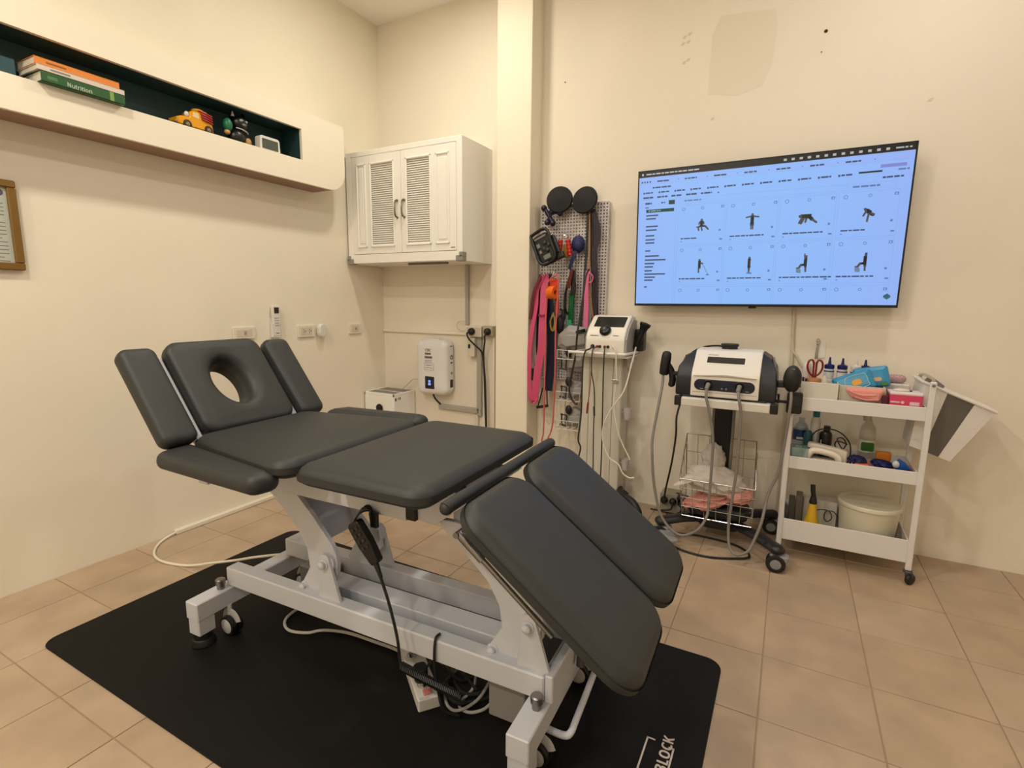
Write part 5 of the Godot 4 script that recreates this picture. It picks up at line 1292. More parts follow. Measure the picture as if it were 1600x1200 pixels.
	part(tw, "towel_corner", B().add(loft([[V(2.3, 0.35, 0.35), V(2.28, 0.31, 0.38), V(2.27, 0.3, 0.36), V(2.29, 0.345, 0.33)], [V(2.24, 0.335, 0.39), V(2.225, 0.295, 0.42), V(2.22, 0.29, 0.4), V(2.235, 0.33, 0.37)], [V(2.19, 0.295, 0.42), V(2.185, 0.283, 0.425), V(2.184, 0.28, 0.415), V(2.189, 0.29, 0.41)]]), 80), mat(Color(0.8, 0.76, 0.72), 0.85))
	var pt := base("pink_towel", "folded pink towel under the white one in the wire basket", "towel", V(2.36, 0.2, 0.31))
	part(pt, "towel_fold", B().add(lump(V(2.34, 0.205, 0.31), V(0.115, 0.038, 0.085), 5, 0.28, 0.018, 0.38), 70), mat(Color(0.84, 0.58, 0.54), 0.9))
	part(pt, "towel_roll", B().add(lump(V(2.47, 0.252, 0.32), V(0.06, 0.032, 0.075), 8, 0.2, 0.02, 0.1), 70), mat(Color(0.84, 0.58, 0.54), 0.9))
	org = V(2.4, 0.14, 0.31)
	one("dark_pouch", B().add(slab(rect(2.25, 0.225, 2.52, 0.385), 0.139, 0.195, 0.03, 0.02, 0.006), 50), mat(Color(0.07, 0.07, 0.1), 0.6), "dark pouch in the bottom of the wire basket", "pouch")
	# the unit
	var u := base("shockwave_unit", "white and navy therapy unit with two front sockets on the cart", "medical device", V(2.378, 0.728, 0.27))
	var rings := []
	for g in [[0.732, 2.166, 2.592, 0.125, 0.405], [0.74, 2.163, 2.594, 0.12, 0.408], [0.815, 2.163, 2.594, 0.12, 0.408], [0.865, 2.168, 2.588, 0.12, 0.385], [0.915, 2.196, 2.56, 0.125, 0.33], [0.935, 2.225, 2.53, 0.135, 0.3], [0.938, 2.24, 2.515, 0.15, 0.28]]:
		var ring := PackedVector3Array()
		for q in outline(rect(g[1], g[3], g[2], g[4]), 0.0, 0.009, 3):
			ring.append(V(q.x, g[0], q.y))
		rings.append(ring)
	part(u, "body", B().add(loft(rings), 35), dk)
	var px := Transform3D(Basis(Vector3.UP, PI / 2), Vector3.ZERO)
	part(u, "front_fascia", B().add(plate(P2([-0.424, 0.737, -0.428, 0.745, -0.428, 0.825, -0.42, 0.845, -0.405, 0.86, -0.315, 0.936, -0.29, 0.944, -0.16, 0.944, -0.15, 0.938, -0.29, 0.93, -0.39, 0.845, -0.39, 0.737]), 2.236, 2.524, 0.003), 30, px), wm)
	part(u, "foot_strip", B().add(box(V(2.378, 0.731, 0.41), V(0.36, 0.01, 0.022), 0.003)), black)
	var sl := Transform3D(Basis(V(1, 0, 0), V(0, 0.645, -0.764), V(0, 0.764, 0.645)), V(2.375, 0.9, 0.3585))
	part(u, "display", B().add(panel(rect(-0.083, -0.019, 0.08, 0.021), -0.002, 0.0016, 0.003, 0.001), 40, sl), mat(Color(0.2, 0.19, 0.17), 0.25))
	part(u, "display_border", B().add(panel(rect(-0.087, -0.023, 0.084, 0.025), -0.002, 0.0009, 0.003, 0.0005), 40, sl), mat(Color(0.93, 0.9, 0.86), 0.4))
	part(u, "logo", B().add(box(V(-0.06, 0.034, 0.0006), V(0.045, 0.003, 0.001), 0.0002), 40, sl), mat(Color(0.5, 0.48, 0.46), 0.5))
	part(u, "fascia_ridge", B().add(plate(P2([2.246, 0.832, 2.378, 0.842, 2.512, 0.834, 2.512, 0.829, 2.378, 0.833, 2.246, 0.828]), 0.42, 0.4305, 0.001)), mat(Color(0.7, 0.66, 0.62), 0.45))
	part(u, "fascia_groove", B().add(box(V(2.38, 0.757, 0.4283), V(0.272, 0.002, 0.001), 0.0002)), mat(Color(0.6, 0.57, 0.54), 0.45))
	part(u, "socket_panel", B().add(panel(rect(2.25, 0.766, 2.508, 0.817), 0.42, 0.4305, 0.025, 0.002), 40), mat(Color(0.1, 0.11, 0.19), 0.35))
	for s in [2.313, 2.445]:
		var so := part(u, "socket", B().add(lathe([[0.014, 0], [0.0205, 0.001], [0.0205, 0.006], [0.017, 0.008], [0.013, 0.004], [0, 0.004]], Vector3.ZERO, 20), 45, Transform3D(Basis(Vector3.RIGHT, PI / 2), V(s, 0.796, 0.43))), mat(Color(0.03, 0.03, 0.04), 0.3))
		part(so, "plug", B().add(rod(V(s, 0.796, 0.432), V(s - 0.003, 0.775, 0.462), 0.0105, 12, 0.009)), hose_m)
	part(u, "front_button", B().add(lathe([[0.0045, 0], [0.0045, 0.003], [0, 0.003]], Vector3.ZERO, 10), 40, Transform3D(Basis(Vector3.RIGHT, PI / 2), V(2.372, 0.779, 0.43))).add(lathe([[0.0045, 0], [0.0045, 0.003], [0, 0.003]], Vector3.ZERO, 10), 40, Transform3D(Basis(Vector3.RIGHT, PI / 2), V(2.39, 0.779, 0.43))), mat(Color(0.45, 0.46, 0.52), 0.4))
	part(u, "panel_mark", B().add(box(V(2.285, 0.774, 0.4308), V(0.014, 0.003, 0.001), 0.0002)).add(box(V(2.478, 0.774, 0.4308), V(0.014, 0.003, 0.001), 0.0002)), mat(Color(0.6, 0.62, 0.66), 0.4))
	for s in [[2.166, 2.19], [2.59, 2.566]]:
		part(u, "side_window", B().add(loft([[V(s[0], 0.82, 0.38), V(s[0], 0.82, 0.15), V(s[1], 0.912, 0.16), V(s[1], 0.912, 0.315)], [V(s[0] + (0.004 if s[0] > 2.3 else -0.004), 0.825, 0.37), V(s[0] + (0.004 if s[0] > 2.3 else -0.004), 0.825, 0.16), V(s[1] + (0.004 if s[0] > 2.3 else -0.004), 0.914, 0.17), V(s[1] + (0.004 if s[0] > 2.3 else -0.004), 0.914, 0.31)]]), 20), mat(Color(0.3, 0.29, 0.28), 0.3))
	var pk := base("black_puck", "black puck on top of the cart's therapy unit", "puck", V(2.371, 0.944, 0.2))
	part(pk, "puck_body", B().add(lathe([[0.036, 0.944], [0.037, 0.956], [0.041, 0.958], [0.041, 0.966], [0.038, 0.969], [0, 0.969]], V(2.371, 0, 0.2), 26)), black)
	part(pk, "cable", B().add(tube(pts([2.345, 0.951, 0.17, 2.3, 0.952, 0.14, 2.24, 0.94, 0.115, 2.185, 0.91, 0.108, 2.155, 0.86, 0.106, 2.145, 0.8, 0.106, 2.15, 0.72, 0.11]), 0.0045, 8, 5)), black)
	# hand pieces and their hoses
	var l := base("hand_piece", "black pistol-shaped hand piece hung at the unit's left side", "hand piece", V(2.1, 0.84, 0.31))
	part(l, "handle", B().add(lathe([[0.016, -0.06], [0.022, -0.055], [0.0245, -0.02], [0.024, 0.03], [0.021, 0.05], [0.012, 0.058], [0, 0.06]], Vector3.ZERO, 16), 50, Transform3D(Basis(Vector3.BACK, -0.1), V(2.091, 0.868, 0.31))), black)
	part(l, "head", B().add(tube(pts([2.1, 0.86, 0.305, 2.118, 0.83, 0.3, 2.128, 0.79, 0.3, 2.124, 0.76, 0.3]), 0.017, 10, 4)).add(ball(V(2.124, 0.762, 0.3), V(0.017, 0.014, 0.017))), black)
	part(l, "holder", B().add(box(V(2.146, 0.818, 0.3), V(0.04, 0.02, 0.03), 0.004)), dk)
	part(l, "hose", B().add(tube(pts([2.084, 0.815, 0.315, 2.088, 0.77, 0.34, 2.09, 0.7, 0.39, 2.079, 0.528, 0.45, 2.087, 0.441, 0.48, 2.103, 0.315, 0.49, 2.134, 0.191, 0.5, 2.172, 0.125, 0.51, 2.223, 0.088, 0.52, 2.267, 0.086, 0.52, 2.322, 0.125, 0.52, 2.352, 0.18, 0.5, 2.357, 0.236, 0.48, 2.357, 0.448, 0.47, 2.353, 0.569, 0.472, 2.328, 0.685, 0.475, 2.313, 0.745, 0.475, 2.311, 0.777, 0.46]), 0.0064, 10, 5)), hose_m)
	var r := base("hand_piece", "black oval hand piece hung at the unit's right side", "hand piece", V(2.65, 0.845, 0.38))
	part(r, "handle", B().add(ball(V(2.65, 0.842, 0.4), V(0.036, 0.06, 0.026), 20, 14)), black)
	part(r, "holder", B().add(box(V(2.612, 0.812, 0.36), V(0.04, 0.026, 0.06), 0.005)), black)
	part(r, "mark", B().add(box(V(2.652, 0.886, 0.417), V(0.008, 0.003, 0.002), 0.0005), 40), mat(Color(0.6, 0.6, 0.6), 0.4))
	part(r, "hose", B().add(tube(pts([2.65, 0.788, 0.405, 2.652, 0.75, 0.42, 2.65, 0.695, 0.425, 2.643, 0.56, 0.42, 2.629, 0.42, 0.42, 2.598, 0.323, 0.43, 2.582, 0.206, 0.48, 2.559, 0.119, 0.5, 2.538, 0.071, 0.52, 2.492, 0.045, 0.52, 2.462, 0.065, 0.5, 2.45, 0.131, 0.48, 2.451, 0.22, 0.475, 2.462, 0.405, 0.472, 2.464, 0.554, 0.472, 2.462, 0.68, 0.475, 2.45, 0.745, 0.475, 2.443, 0.777, 0.46]), 0.0064, 10, 5)), hose_m)
	var ph := base("remote_pendant", "small black pendant with a dark screen below the right hand piece", "pendant", V(2.667, 0.73, 0.378))
	part(ph, "pendant_body", B().add(panel(rect(2.636, 0.688, 2.697, 0.783), 0.365, 0.39, 0.01, 0.004), 45), mat(Color(0.05, 0.05, 0.055), 0.3))
	part(ph, "screen", B().add(panel(rect(2.65, 0.72, 2.691, 0.766), 0.389, 0.3912, 0.003, 0.0005), 45), mat(Color(0.1, 0.12, 0.12), 0.15))
	part(ph, "clip", B().add(box(V(2.615, 0.735, 0.37), V(0.05, 0.012, 0.016), 0.003)), black)
	org = V(2.1, 0.03, 0.3)
	one("mains_lead", B().add(tube(pts([2.185, 0.69, 0.37, 2.176, 0.62, 0.4, 2.178, 0.53, 0.4, 2.158, 0.385, 0.35, 2.12, 0.212, 0.26, 2.1, 0.12, 0.19, 2.097, 0.096, 0.16]), 0.005, 8, 5)), black, "black mains lead from the cart's tray corner to the low socket box", "cable")
	org = V(2.35, 0.005, 0.45)
	one("floor_cable", B().add(tube(pts([2.12, 0.04, 0.2, 2.15, 0.01, 0.3, 2.195, 0.006, 0.335, 2.298, 0.006, 0.311, 2.449, 0.006, 0.323, 2.524, 0.006, 0.372, 2.542, 0.006, 0.433, 2.491, 0.006, 0.476, 2.386, 0.006, 0.521, 2.286, 0.006, 0.52, 2.191, 0.006, 0.483, 2.1, 0.006, 0.42]), 0.005, 8, 5)), black, "black cable looped on the floor tiles under the cart", "cable")
	var so := base("low_socket", "grey socket box with two black plugs near the floor behind the cart", "wall socket", V(2.11, 0.0, 0.06))
	part(so, "socket_box", B().add(panel(rect(2.06, 0.012, 2.155, 0.118), 0.0, 0.1, 0.004, 0.003), 45), mat(Color(0.6, 0.57, 0.5), 0.5))
	for q in [[2.085, 0.084], [2.132, 0.082]]:
		part(so, "plug", B().add(lathe([[0.018, 0], [0.02, 0.006], [0.018, 0.022], [0.01, 0.03], [0, 0.031]], Vector3.ZERO, 14), 50, Transform3D(Basis(Vector3.RIGHT, PI / 2), V(q[0], q[1], 0.1))), black)
	part(so, "plug_lead", B().add(tube(pts([2.132, 0.08, 0.125, 2.13, 0.05, 0.14, 2.1, 0.04, 0.145, 2.06, 0.03, 0.14, 2.02, 0.03, 0.14]), 0.005, 8, 4)), black)

# ---------------------------------------------------------------- white trolley and its contents
func trolley() -> void:
	var tm := mat(Color(0.88, 0.865, 0.86), 0.42)
	var t := base("utility_trolley", "white three-tier metal trolley on small black castors", "trolley", V(2.9, 0, 0.21))
	for s in [[2.657, 0.344, 0.762], [3.145, 0.344, 0.862], [2.657, 0.075, 0.762], [3.145, 0.075, 0.862]]:
		part(t, "leg", B().add(box(V(s[0], (s[2] + 0.06) / 2, s[1]), V(0.022, s[2] - 0.06, 0.012), 0.003)), tm)
		var c := part(t, "caster", B().add(lathe([[0.016, 0.05], [0.018, 0.054], [0.016, 0.06], [0, 0.06]], V(s[0], 0, s[1]), 12)).add(box(V(s[0] + 0.006, 0.04, s[1]), V(0.028, 0.026, 0.022), 0.004)), mat(Color(0.35, 0.34, 0.36), 0.4, 0.5))
		part(c, "wheel", B().add(lathe([[0.01, -0.009], [0.021, -0.008], [0.024, -0.004], [0.024, 0.004], [0.021, 0.008], [0.01, 0.009]], Vector3.ZERO, 18), 50, Transform3D(Basis(Vector3.UP, 0.8) * Basis(Vector3.RIGHT, PI / 2), V(s[0] + 0.01, 0.024, s[1] + 0.004))), black)
	for q in [[0.7, 0.757, 0.703], [0.43, 0.486, 0.433], [0.09, 0.19, 0.094]]:
		var y0: float = q[0]
		var y1: float = q[1]
		var sh := part(t, "tray", B().add(box(V(2.9, q[2], 0.21), V(0.47, 0.005, 0.26), 0.001)), tm)
		part(sh, "front_rim", B().add(box(V(2.9, (y0 + y1) / 2, 0.341), V(0.47, y1 - y0, 0.004), 0.0015)), tm)
		part(sh, "back_rim", B().add(box(V(2.9, (y0 + y1) / 2, 0.079), V(0.47, y1 - y0, 0.004), 0.0015)), tm)
		part(sh, "side_rim", B().add(box(V(2.669, (y0 + y1) / 2, 0.21), V(0.004, y1 - y0, 0.26), 0.0015)), tm)
		part(sh, "side_rim", B().add(box(V(3.133, (y0 + y1) / 2, 0.21), V(0.004, y1 - y0, 0.26), 0.0015)), tm)
	part(t, "bolt", B().add(lathe([[0.006, 0], [0.006, 0.003], [0, 0.004]], Vector3.ZERO, 10), 40, Transform3D(Basis(Vector3.RIGHT, PI / 2), V(3.145, 0.848, 0.35))), steel)
	part(t, "side_handle", B().add(tube(pts([3.145, 0.858, 0.344, 3.15, 0.868, 0.3, 3.15, 0.87, 0.21, 3.15, 0.868, 0.12, 3.145, 0.858, 0.075]), 0.006, 8, 4)), chrome)
	var wp := mat(Color(0.86, 0.84, 0.8), 0.45)
	# --- top tier
	var o := base("desk_organizer", "white open box at the top tier's left holding scissors", "organizer", V(2.76, 0.706, 0.26))
	part(o, "box_shell", B().add(box(V(2.757, 0.766, 0.331), V(0.142, 0.12, 0.004), 0.001)).add(box(V(2.757, 0.766, 0.2), V(0.142, 0.12, 0.004), 0.001)).add(box(V(2.688, 0.766, 0.265), V(0.004, 0.12, 0.13), 0.001)).add(box(V(2.826, 0.766, 0.265), V(0.004, 0.12, 0.13), 0.001)).add(box(V(2.757, 0.709, 0.265), V(0.142, 0.005, 0.13), 0.001)), wp)
	part(o, "side_bin", B().add(box(V(2.682, 0.752, 0.315), V(0.03, 0.09, 0.03), 0.002)), wp)
	for i in 3:
		org = V(2.684 + i * 0.009, 0.72, 0.318)
		one("blue_pen", B().add(rod(V(2.684 + i * 0.009, 0.72, 0.318), V(2.682 + i * 0.011, 0.838 + 0.006 * (i % 2), 0.316), 0.0042, 8)), mat(Color(0.06, 0.08, 0.26), 0.4), ["blue pen standing nearest the hand piece, left of the white organizer", "middle blue pen of three left of the white organizer", "blue pen of three closest to the scissors"][i], "pen", "blue pens by the organizer")
	var sc := base("scissors", "red handled scissors standing in the white organizer", "scissors", V(2.735, 0.72, 0.27))
	var red := mat(Color(0.48, 0.05, 0.07), 0.4)
	for s in [-1, 1]:
		part(sc, "handle", B().add(tube(pts([2.735 + s * 0.004, 0.835, 0.27, 2.735 + s * 0.005, 0.87, 0.27, 2.735 + s * 0.006, 0.905, 0.27, 2.735 + s * 0.014, 0.918, 0.27, 2.735 + s * 0.026, 0.91, 0.27, 2.735 + s * 0.029, 0.885, 0.27, 2.735 + s * 0.02, 0.86, 0.27, 2.735 + s * 0.005, 0.845, 0.27]), 0.0042, 8, 4)).add(box(V(2.735 + s * 0.005, 0.87, 0.27), V(0.008, 0.08, 0.008), 0.002)), red)
		part(sc, "blade", B().add(box(V(2.735 + s * 0.003, 0.775, 0.27), V(0.01, 0.12, 0.002), 0.0005)), steel)
	org = V(2.728, 0.71, 0.29)
	one("tape_roll", B().add(lathe([[0.016, 0.8], [0.03, 0.8], [0.03, 0.84], [0.016, 0.84], [0.016, 0.8]], V(2.732, 0.0, 0.29), 20)), mat(Color(0.75, 0.53, 0.33), 0.5), "tan tape roll in the organizer below the scissors", "tape")
	org = V(2.695, 0.71, 0.24)
	one("white_flacon", B().add(lathe([[0.018, 0.71], [0.02, 0.72], [0.02, 0.87], [0.015, 0.895], [0.006, 0.905], [0, 0.906]], V(2.706, 0, 0.235), 16)), mat(Color(0.86, 0.8, 0.8), 0.4), "white bottle with purple print behind the scissors", "bottle")
	org = V(2.77, 0.72, 0.3)
	one("white_spatula", B().add(panel([V2(2.762, 0.79), V2(2.786, 0.79), V2(2.783, 0.835), V2(2.772, 0.868), V2(2.766, 0.83)], 0.3, 0.304, 0.006, 0.001)), mat(Color(0.9, 0.85, 0.78), 0.5), "small white spatula at the organizer's front edge", "spatula")
	var navy := mat(Color(0.04, 0.1, 0.36), 0.35)
	for s in [[2.797, 0.15, 0, 0.924], [2.848, 0.15, 1, 0.922], [2.9, 0.15, 2, 0.918], [2.937, 0.13, 3, 0.918]]:
		var i: int = s[2]
		var bt := base("squeeze_bottle", ["white squeeze bottle with blue nozzle right of the scissors", "blue-nozzled squeeze bottle just left of the white-capped one", "squeeze bottle with a plain white nozzle cap", "blue-nozzled squeeze bottle hidden behind the wipes pack"][i], "bottle", V(s[0], 0.706, s[1]), "squeeze bottles on the top tier")
		part(bt, "bottle_body", B().add(lathe([[0, 0.707], [0.02, 0.707], [0.021, 0.715], [0.021, 0.86], [0.017, 0.875], [0.0, 0.876]], V(s[0], 0, s[1]), 18)), mat(Color(0.85, 0.84, 0.83), 0.4))
		var cp := part(bt, "cap", B().add(lathe([[0.02, 0.872], [0.0205, 0.876], [0.0205, 0.888], [0.015, 0.891], [0.007, 0.893], [0.0035, s[3]], [0, s[3]]], V(s[0], 0, s[1]), 18)), mat(Color(0.85, 0.83, 0.78), 0.4) if i == 2 else navy)
		part(bt, "print_band", B().add(lathe([[0.0213, 0.858], [0.0216, 0.86], [0.0213, 0.863]], V(s[0], 0, s[1]), 18)), navy)
	var wc := base("white_container", "low white container in the middle of the top tier", "container", V(2.915, 0.706, 0.25))
	part(wc, "container_shell", B().add(box(V(2.915, 0.763, 0.305), V(0.166, 0.112, 0.004), 0.001)).add(box(V(2.915, 0.763, 0.21), V(0.166, 0.112, 0.004), 0.001)).add(box(V(2.834, 0.763, 0.257), V(0.004, 0.112, 0.095), 0.001)).add(box(V(2.996, 0.763, 0.257), V(0.004, 0.112, 0.095), 0.001)).add(box(V(2.915, 0.709, 0.257), V(0.166, 0.005, 0.095), 0.001)), mat(Color(0.8, 0.77, 0.7), 0.5))
	var cyan := mat(Color(0.2, 0.54, 0.71), 0.3)
	for s in [[0, V(2.957, 0.848, 0.225), 0.2], [1, V(2.9, 0.835, 0.255), 0.42]]:
		var wi := base("wipes_pack", ["blue wipes pack standing behind in the white container", "blue wipes pack with a pale outlined label leaning in front"][s[0]], "wipes pack", s[1])
		var x := Transform3D(Basis(Vector3.BACK, s[2]) * Basis(Vector3.RIGHT, -0.35), s[1])
		part(wi, "pack", B().add(panel(rect(-0.068, -0.042, 0.06, 0.05) if s[0] == 0 else rect(-0.09, -0.05, 0.058, 0.04), -0.018, 0.015, 0.012, 0.012, 0.004, 0.025), 60, x), cyan)
		if s[0] == 1:
			part(wi, "label_outline", B().add(tube(pts([-0.045, -0.035, 0.019, 0.03, -0.035, 0.019, 0.036, -0.02, 0.0195, 0.036, 0.015, 0.019, 0.02, 0.022, 0.019, -0.03, 0.022, 0.019, -0.045, 0.01, 0.019, -0.048, -0.02, 0.019, -0.045, -0.035, 0.019]), 0.0018, 6, 3), 60, x), mat(Color(0.6, 0.8, 0.86), 0.35))
			part(wi, "yellow_spot", B().add(panel([V2(-0.024, -0.022), V2(0.014, -0.022), V2(0.014, 0.004), V2(-0.024, 0.004)], 0.012, 0.0205, 0.012, 0.001), 40, x), mat(Color(0.85, 0.6, 0.1), 0.4))
		else:
			part(wi, "printed_patch", B().add(panel(rect(0.0, -0.02, 0.03, -0.002), 0.012, 0.0205, 0.008, 0.001), 40, x), mat(Color(0.8, 0.62, 0.45), 0.4))
			part(wi, "printed_patch", B().add(panel(rect(0.022, -0.04, 0.05, -0.024), 0.012, 0.0205, 0.006, 0.001), 40, x), mat(Color(0.2, 0.42, 0.2), 0.4))
	var pc := base("pink_cloth", "pink cloth draped over the white container's front", "cloth", V(2.92, 0.76, 0.32))
	part(pc, "cloth_fold", B().add(panel([V2(2.855, 0.8), V2(2.88, 0.77), V2(2.978, 0.758), V2(2.996, 0.814), V2(2.86, 0.814)], 0.308, 0.322, 0.01, 0.006, 0.004, 0.015), 60), mat(Color(0.9, 0.6, 0.57), 0.85))
	part(pc, "cloth_crease", B().add(tube(pts([2.868, 0.8, 0.324, 2.91, 0.785, 0.327, 2.965, 0.788, 0.324]), 0.005, 6, 5)).add(tube(pts([2.89, 0.775, 0.323, 2.93, 0.766, 0.326, 2.975, 0.77, 0.323]), 0.004, 6, 5)), mat(Color(0.9, 0.6, 0.57), 0.85))
	org = V(2.995, 0.71, 0.28)
	one("maroon_box", B().add(slab(rect(2.985, 0.316, 3.006, 0.334), 0.706, 0.792, 0.004, 0.003)), mat(Color(0.3, 0.06, 0.12), 0.5), "narrow maroon packet squeezed between pink cloth and glove box", "packet")
	var gb := base("glove_box", "pink and white glove dispenser box at the top tier's right", "box", V(3.065, 0.706, 0.28))
	var mg := mat(Color(0.84, 0.26, 0.42), 0.45)
	part(gb, "carton", B().add(box(V(3.066, 0.752, 0.285), V(0.11, 0.092, 0.09), 0.002)), mg)
	part(gb, "lid", B().add(box(V(3.066, 0.803, 0.285), V(0.112, 0.012, 0.092), 0.003)), mat(Color(0.9, 0.84, 0.84), 0.45))
	part(gb, "opening", B().add(panel(rect(3.036, 0.24, 3.094, 0.3), 0.0, 0.002, 0.02, 0.0005), 40, Transform3D(Basis(Vector3.RIGHT, -PI / 2), V(0, 0.8085, 0.53))), mat(Color(0.12, 0.09, 0.09), 0.7))
	part(gb, "glove_tip", B().add(ball(V(3.055, 0.812, 0.28), V(0.03, 0.008, 0.02))), mat(Color(0.85, 0.8, 0.78), 0.5))
	part(gb, "printed_mark", B().add(box(V(3.095, 0.765, 0.3303), V(0.032, 0.014, 0.0012), 0.0003)).add(box(V(3.03, 0.768, 0.3303), V(0.032, 0.006, 0.0012), 0.0003)).add(lathe([[0.006, 0], [0.006, 0.001], [0, 0.001]], Vector3.ZERO, 10), 40, Transform3D(Basis(Vector3.RIGHT, PI / 2), V(3.055, 0.768, 0.3302))), mat(Color(0.92, 0.78, 0.82), 0.5))
	var rl := base("spiky_roller", "pinkish clear studded roller lying behind the glove box", "massage roller", V(3.03, 0.85, 0.14))
	part(rl, "roller", B().add(rod(V(2.97, 0.842, 0.14), V(3.07, 0.842, 0.14), 0.018, 16)).add(ball(V(3.072, 0.842, 0.14), V(0.018, 0.018, 0.018))), mat(Color(0.72, 0.58, 0.6), 0.3))
	var studs := B()
	for i in 12:
		for j in 8:
			var a := TAU * j / 8 + i * 0.4
			studs.add(ball(V(2.972 + i * 0.009, 0.842 + cos(a) * 0.018, 0.14 + sin(a) * 0.018), V(0.0022, 0.0022, 0.0022), 5, 3))
	part(rl, "stud", studs, mat(Color(0.66, 0.5, 0.54), 0.35)).set_meta("kind", "stuff")
	part(rl, "stand_box", B().add(slab(rect(2.99, 0.1, 3.1, 0.19), 0.706, 0.824, 0.006, 0.004)), wp)
	# --- middle tier
	var jar := base("blue_label_jar", "clear spray bottle with blue label at the middle tier's left", "bottle", V(2.71, 0.436, 0.18))
	part(jar, "bottle_body", B().add(lathe([[0, 0.437], [0.03, 0.437], [0.032, 0.445], [0.032, 0.575], [0.026, 0.6], [0.012, 0.615], [0.012, 0.635], [0, 0.636]], V(2.708, 0, 0.17), 18)), clear(Color(0.6, 0.68, 0.72), 0.45))
	part(jar, "label", B().add(lathe([[0.0325, 0.53], [0.033, 0.532], [0.033, 0.577], [0.0325, 0.58]], V(2.708, 0, 0.17), 18)), mat(Color(0.05, 0.16, 0.4), 0.4))
	part(jar, "label_print", B().add(box(V(2.706, 0.541, 0.204), V(0.03, 0.01, 0.002), 0.0004)), mat(Color(0.75, 0.78, 0.8), 0.5))
	org = V(2.745, 0.436, 0.17)
	one("teal_bottle", B().add(lathe([[0, 0.437], [0.018, 0.437], [0.019, 0.445], [0.019, 0.57], [0.01, 0.585], [0, 0.586]], V(2.738, 0, 0.22), 16)), mat(Color(0.02, 0.3, 0.32), 0.35), "short teal bottle wedged beside the blue label bottle", "bottle")
	org = V(2.705, 0.436, 0.28)
	one("clear_tub", B().add(slab(rect(2.673, 0.24, 2.74, 0.325), 0.437, 0.522, 0.008, 0.003)), clear(Color(0.62, 0.72, 0.7), 0.5), "clear greenish plastic tub left of the white handled massager", "tub")
	var sp := base("spray_bottle", "tall white bottle with a teal cap on the middle tier", "bottle", V(2.757, 0.436, 0.18))
	part(sp, "bottle_body", B().add(lathe([[0, 0.437], [0.019, 0.437], [0.02, 0.445], [0.02, 0.62], [0.017, 0.64], [0.012, 0.648], [0, 0.648]], V(2.765, 0, 0.18), 18)), mat(Color(0.84, 0.83, 0.8), 0.4))
	part(sp, "cap", B().add(lathe([[0.0135, 0.646], [0.0145, 0.65], [0.0145, 0.672], [0.012, 0.676], [0.006, 0.684], [0, 0.685]], V(2.765, 0, 0.18), 16)), mat(Color(0.05, 0.4, 0.45), 0.35))
	var bb := base("black_bottle", "stout black bottle behind the white handled massager", "bottle", V(2.808, 0.436, 0.21))
	part(bb, "bottle_body", B().add(lathe([[0, 0.437], [0.024, 0.437], [0.026, 0.445], [0.026, 0.575], [0.02, 0.588], [0.012, 0.59], [0, 0.59]], V(2.808, 0, 0.21), 18)), mat(Color(0.045, 0.035, 0.05), 0.3))
	part(bb, "cap", B().add(lathe([[0.0125, 0.588], [0.0135, 0.592], [0.0135, 0.614], [0, 0.615]], V(2.81, 0, 0.21), 16)), mat(Color(0.05, 0.03, 0.04), 0.4))
	part(bb, "label_print", B().add(box(V(2.79, 0.535, 0.2315), V(0.005, 0.034, 0.002), 0.0004)), mat(Color(0.6, 0.6, 0.62), 0.5))
	var im := base("handled_massager", "white massager with an arched handle at the middle tier's front", "massager", V(2.81, 0.436, 0.28))
	part(im, "handle_arch", B().add(tube(pts([2.735, 0.47, 0.3, 2.745, 0.5, 0.3, 2.765, 0.515, 0.3, 2.81, 0.512, 0.3, 2.845, 0.503, 0.3, 2.86, 0.485, 0.3, 2.862, 0.455, 0.3]), 0.015, 12, 5)), mat(Color(0.9, 0.86, 0.8), 0.3))
	part(im, "massager_body", B().add(slab(rect(2.725, 0.235, 2.895, 0.3), 0.437, 0.478, 0.02, 0.012), 50).add(panel([V2(2.86, 0.44), V2(2.893, 0.44), V2(2.893, 0.52), V2(2.86, 0.53), V2(2.74, 0.545), V2(2.735, 0.52), V2(2.85, 0.5)], 0.245, 0.285, 0.01, 0.008), 50), mat(Color(0.88, 0.84, 0.78), 0.35))
	part(im, "cord", B().add(tube(pts([2.75, 0.52, 0.25, 2.752, 0.57, 0.25, 2.78, 0.602, 0.25, 2.83, 0.608, 0.25, 2.87, 0.59, 0.25, 2.9, 0.55, 0.25, 2.905, 0.49, 0.25, 2.89, 0.45, 0.25]), 0.003, 6, 6)).add(tube(pts([2.89, 0.5, 0.255, 2.86, 0.545, 0.255, 2.85, 0.57, 0.255, 2.87, 0.575, 0.255, 2.885, 0.55, 0.255, 2.87, 0.52, 0.255, 2.845, 0.535, 0.255, 2.85, 0.56, 0.26, 2.89, 0.55, 0.26]), 0.003, 6, 6)), black)
	var cb := base("clear_bottle", "tall clear plastic bottle with a green label on the middle tier", "bottle", V(2.976, 0.436, 0.15))
	part(cb, "bottle_body", B().add(lathe([[0, 0.437], [0.03, 0.437], [0.032, 0.445], [0.032, 0.595], [0.028, 0.615], [0.014, 0.64], [0.013, 0.65], [0, 0.65]], V(2.973, 0, 0.15), 20)), clear(Color(0.72, 0.7, 0.64), 0.38))
	part(cb, "cap", B().add(lathe([[0.0155, 0.645], [0.0165, 0.65], [0.0165, 0.674], [0, 0.675]], V(2.966, 0, 0.15), 16)), mat(Color(0.8, 0.76, 0.7), 0.45))
	part(cb, "label", B().add(lathe([[0.0323, 0.505], [0.0328, 0.506], [0.0328, 0.558], [0.0323, 0.56]], V(2.973, 0, 0.15), 20)), mat(Color(0.8, 0.8, 0.74), 0.5))
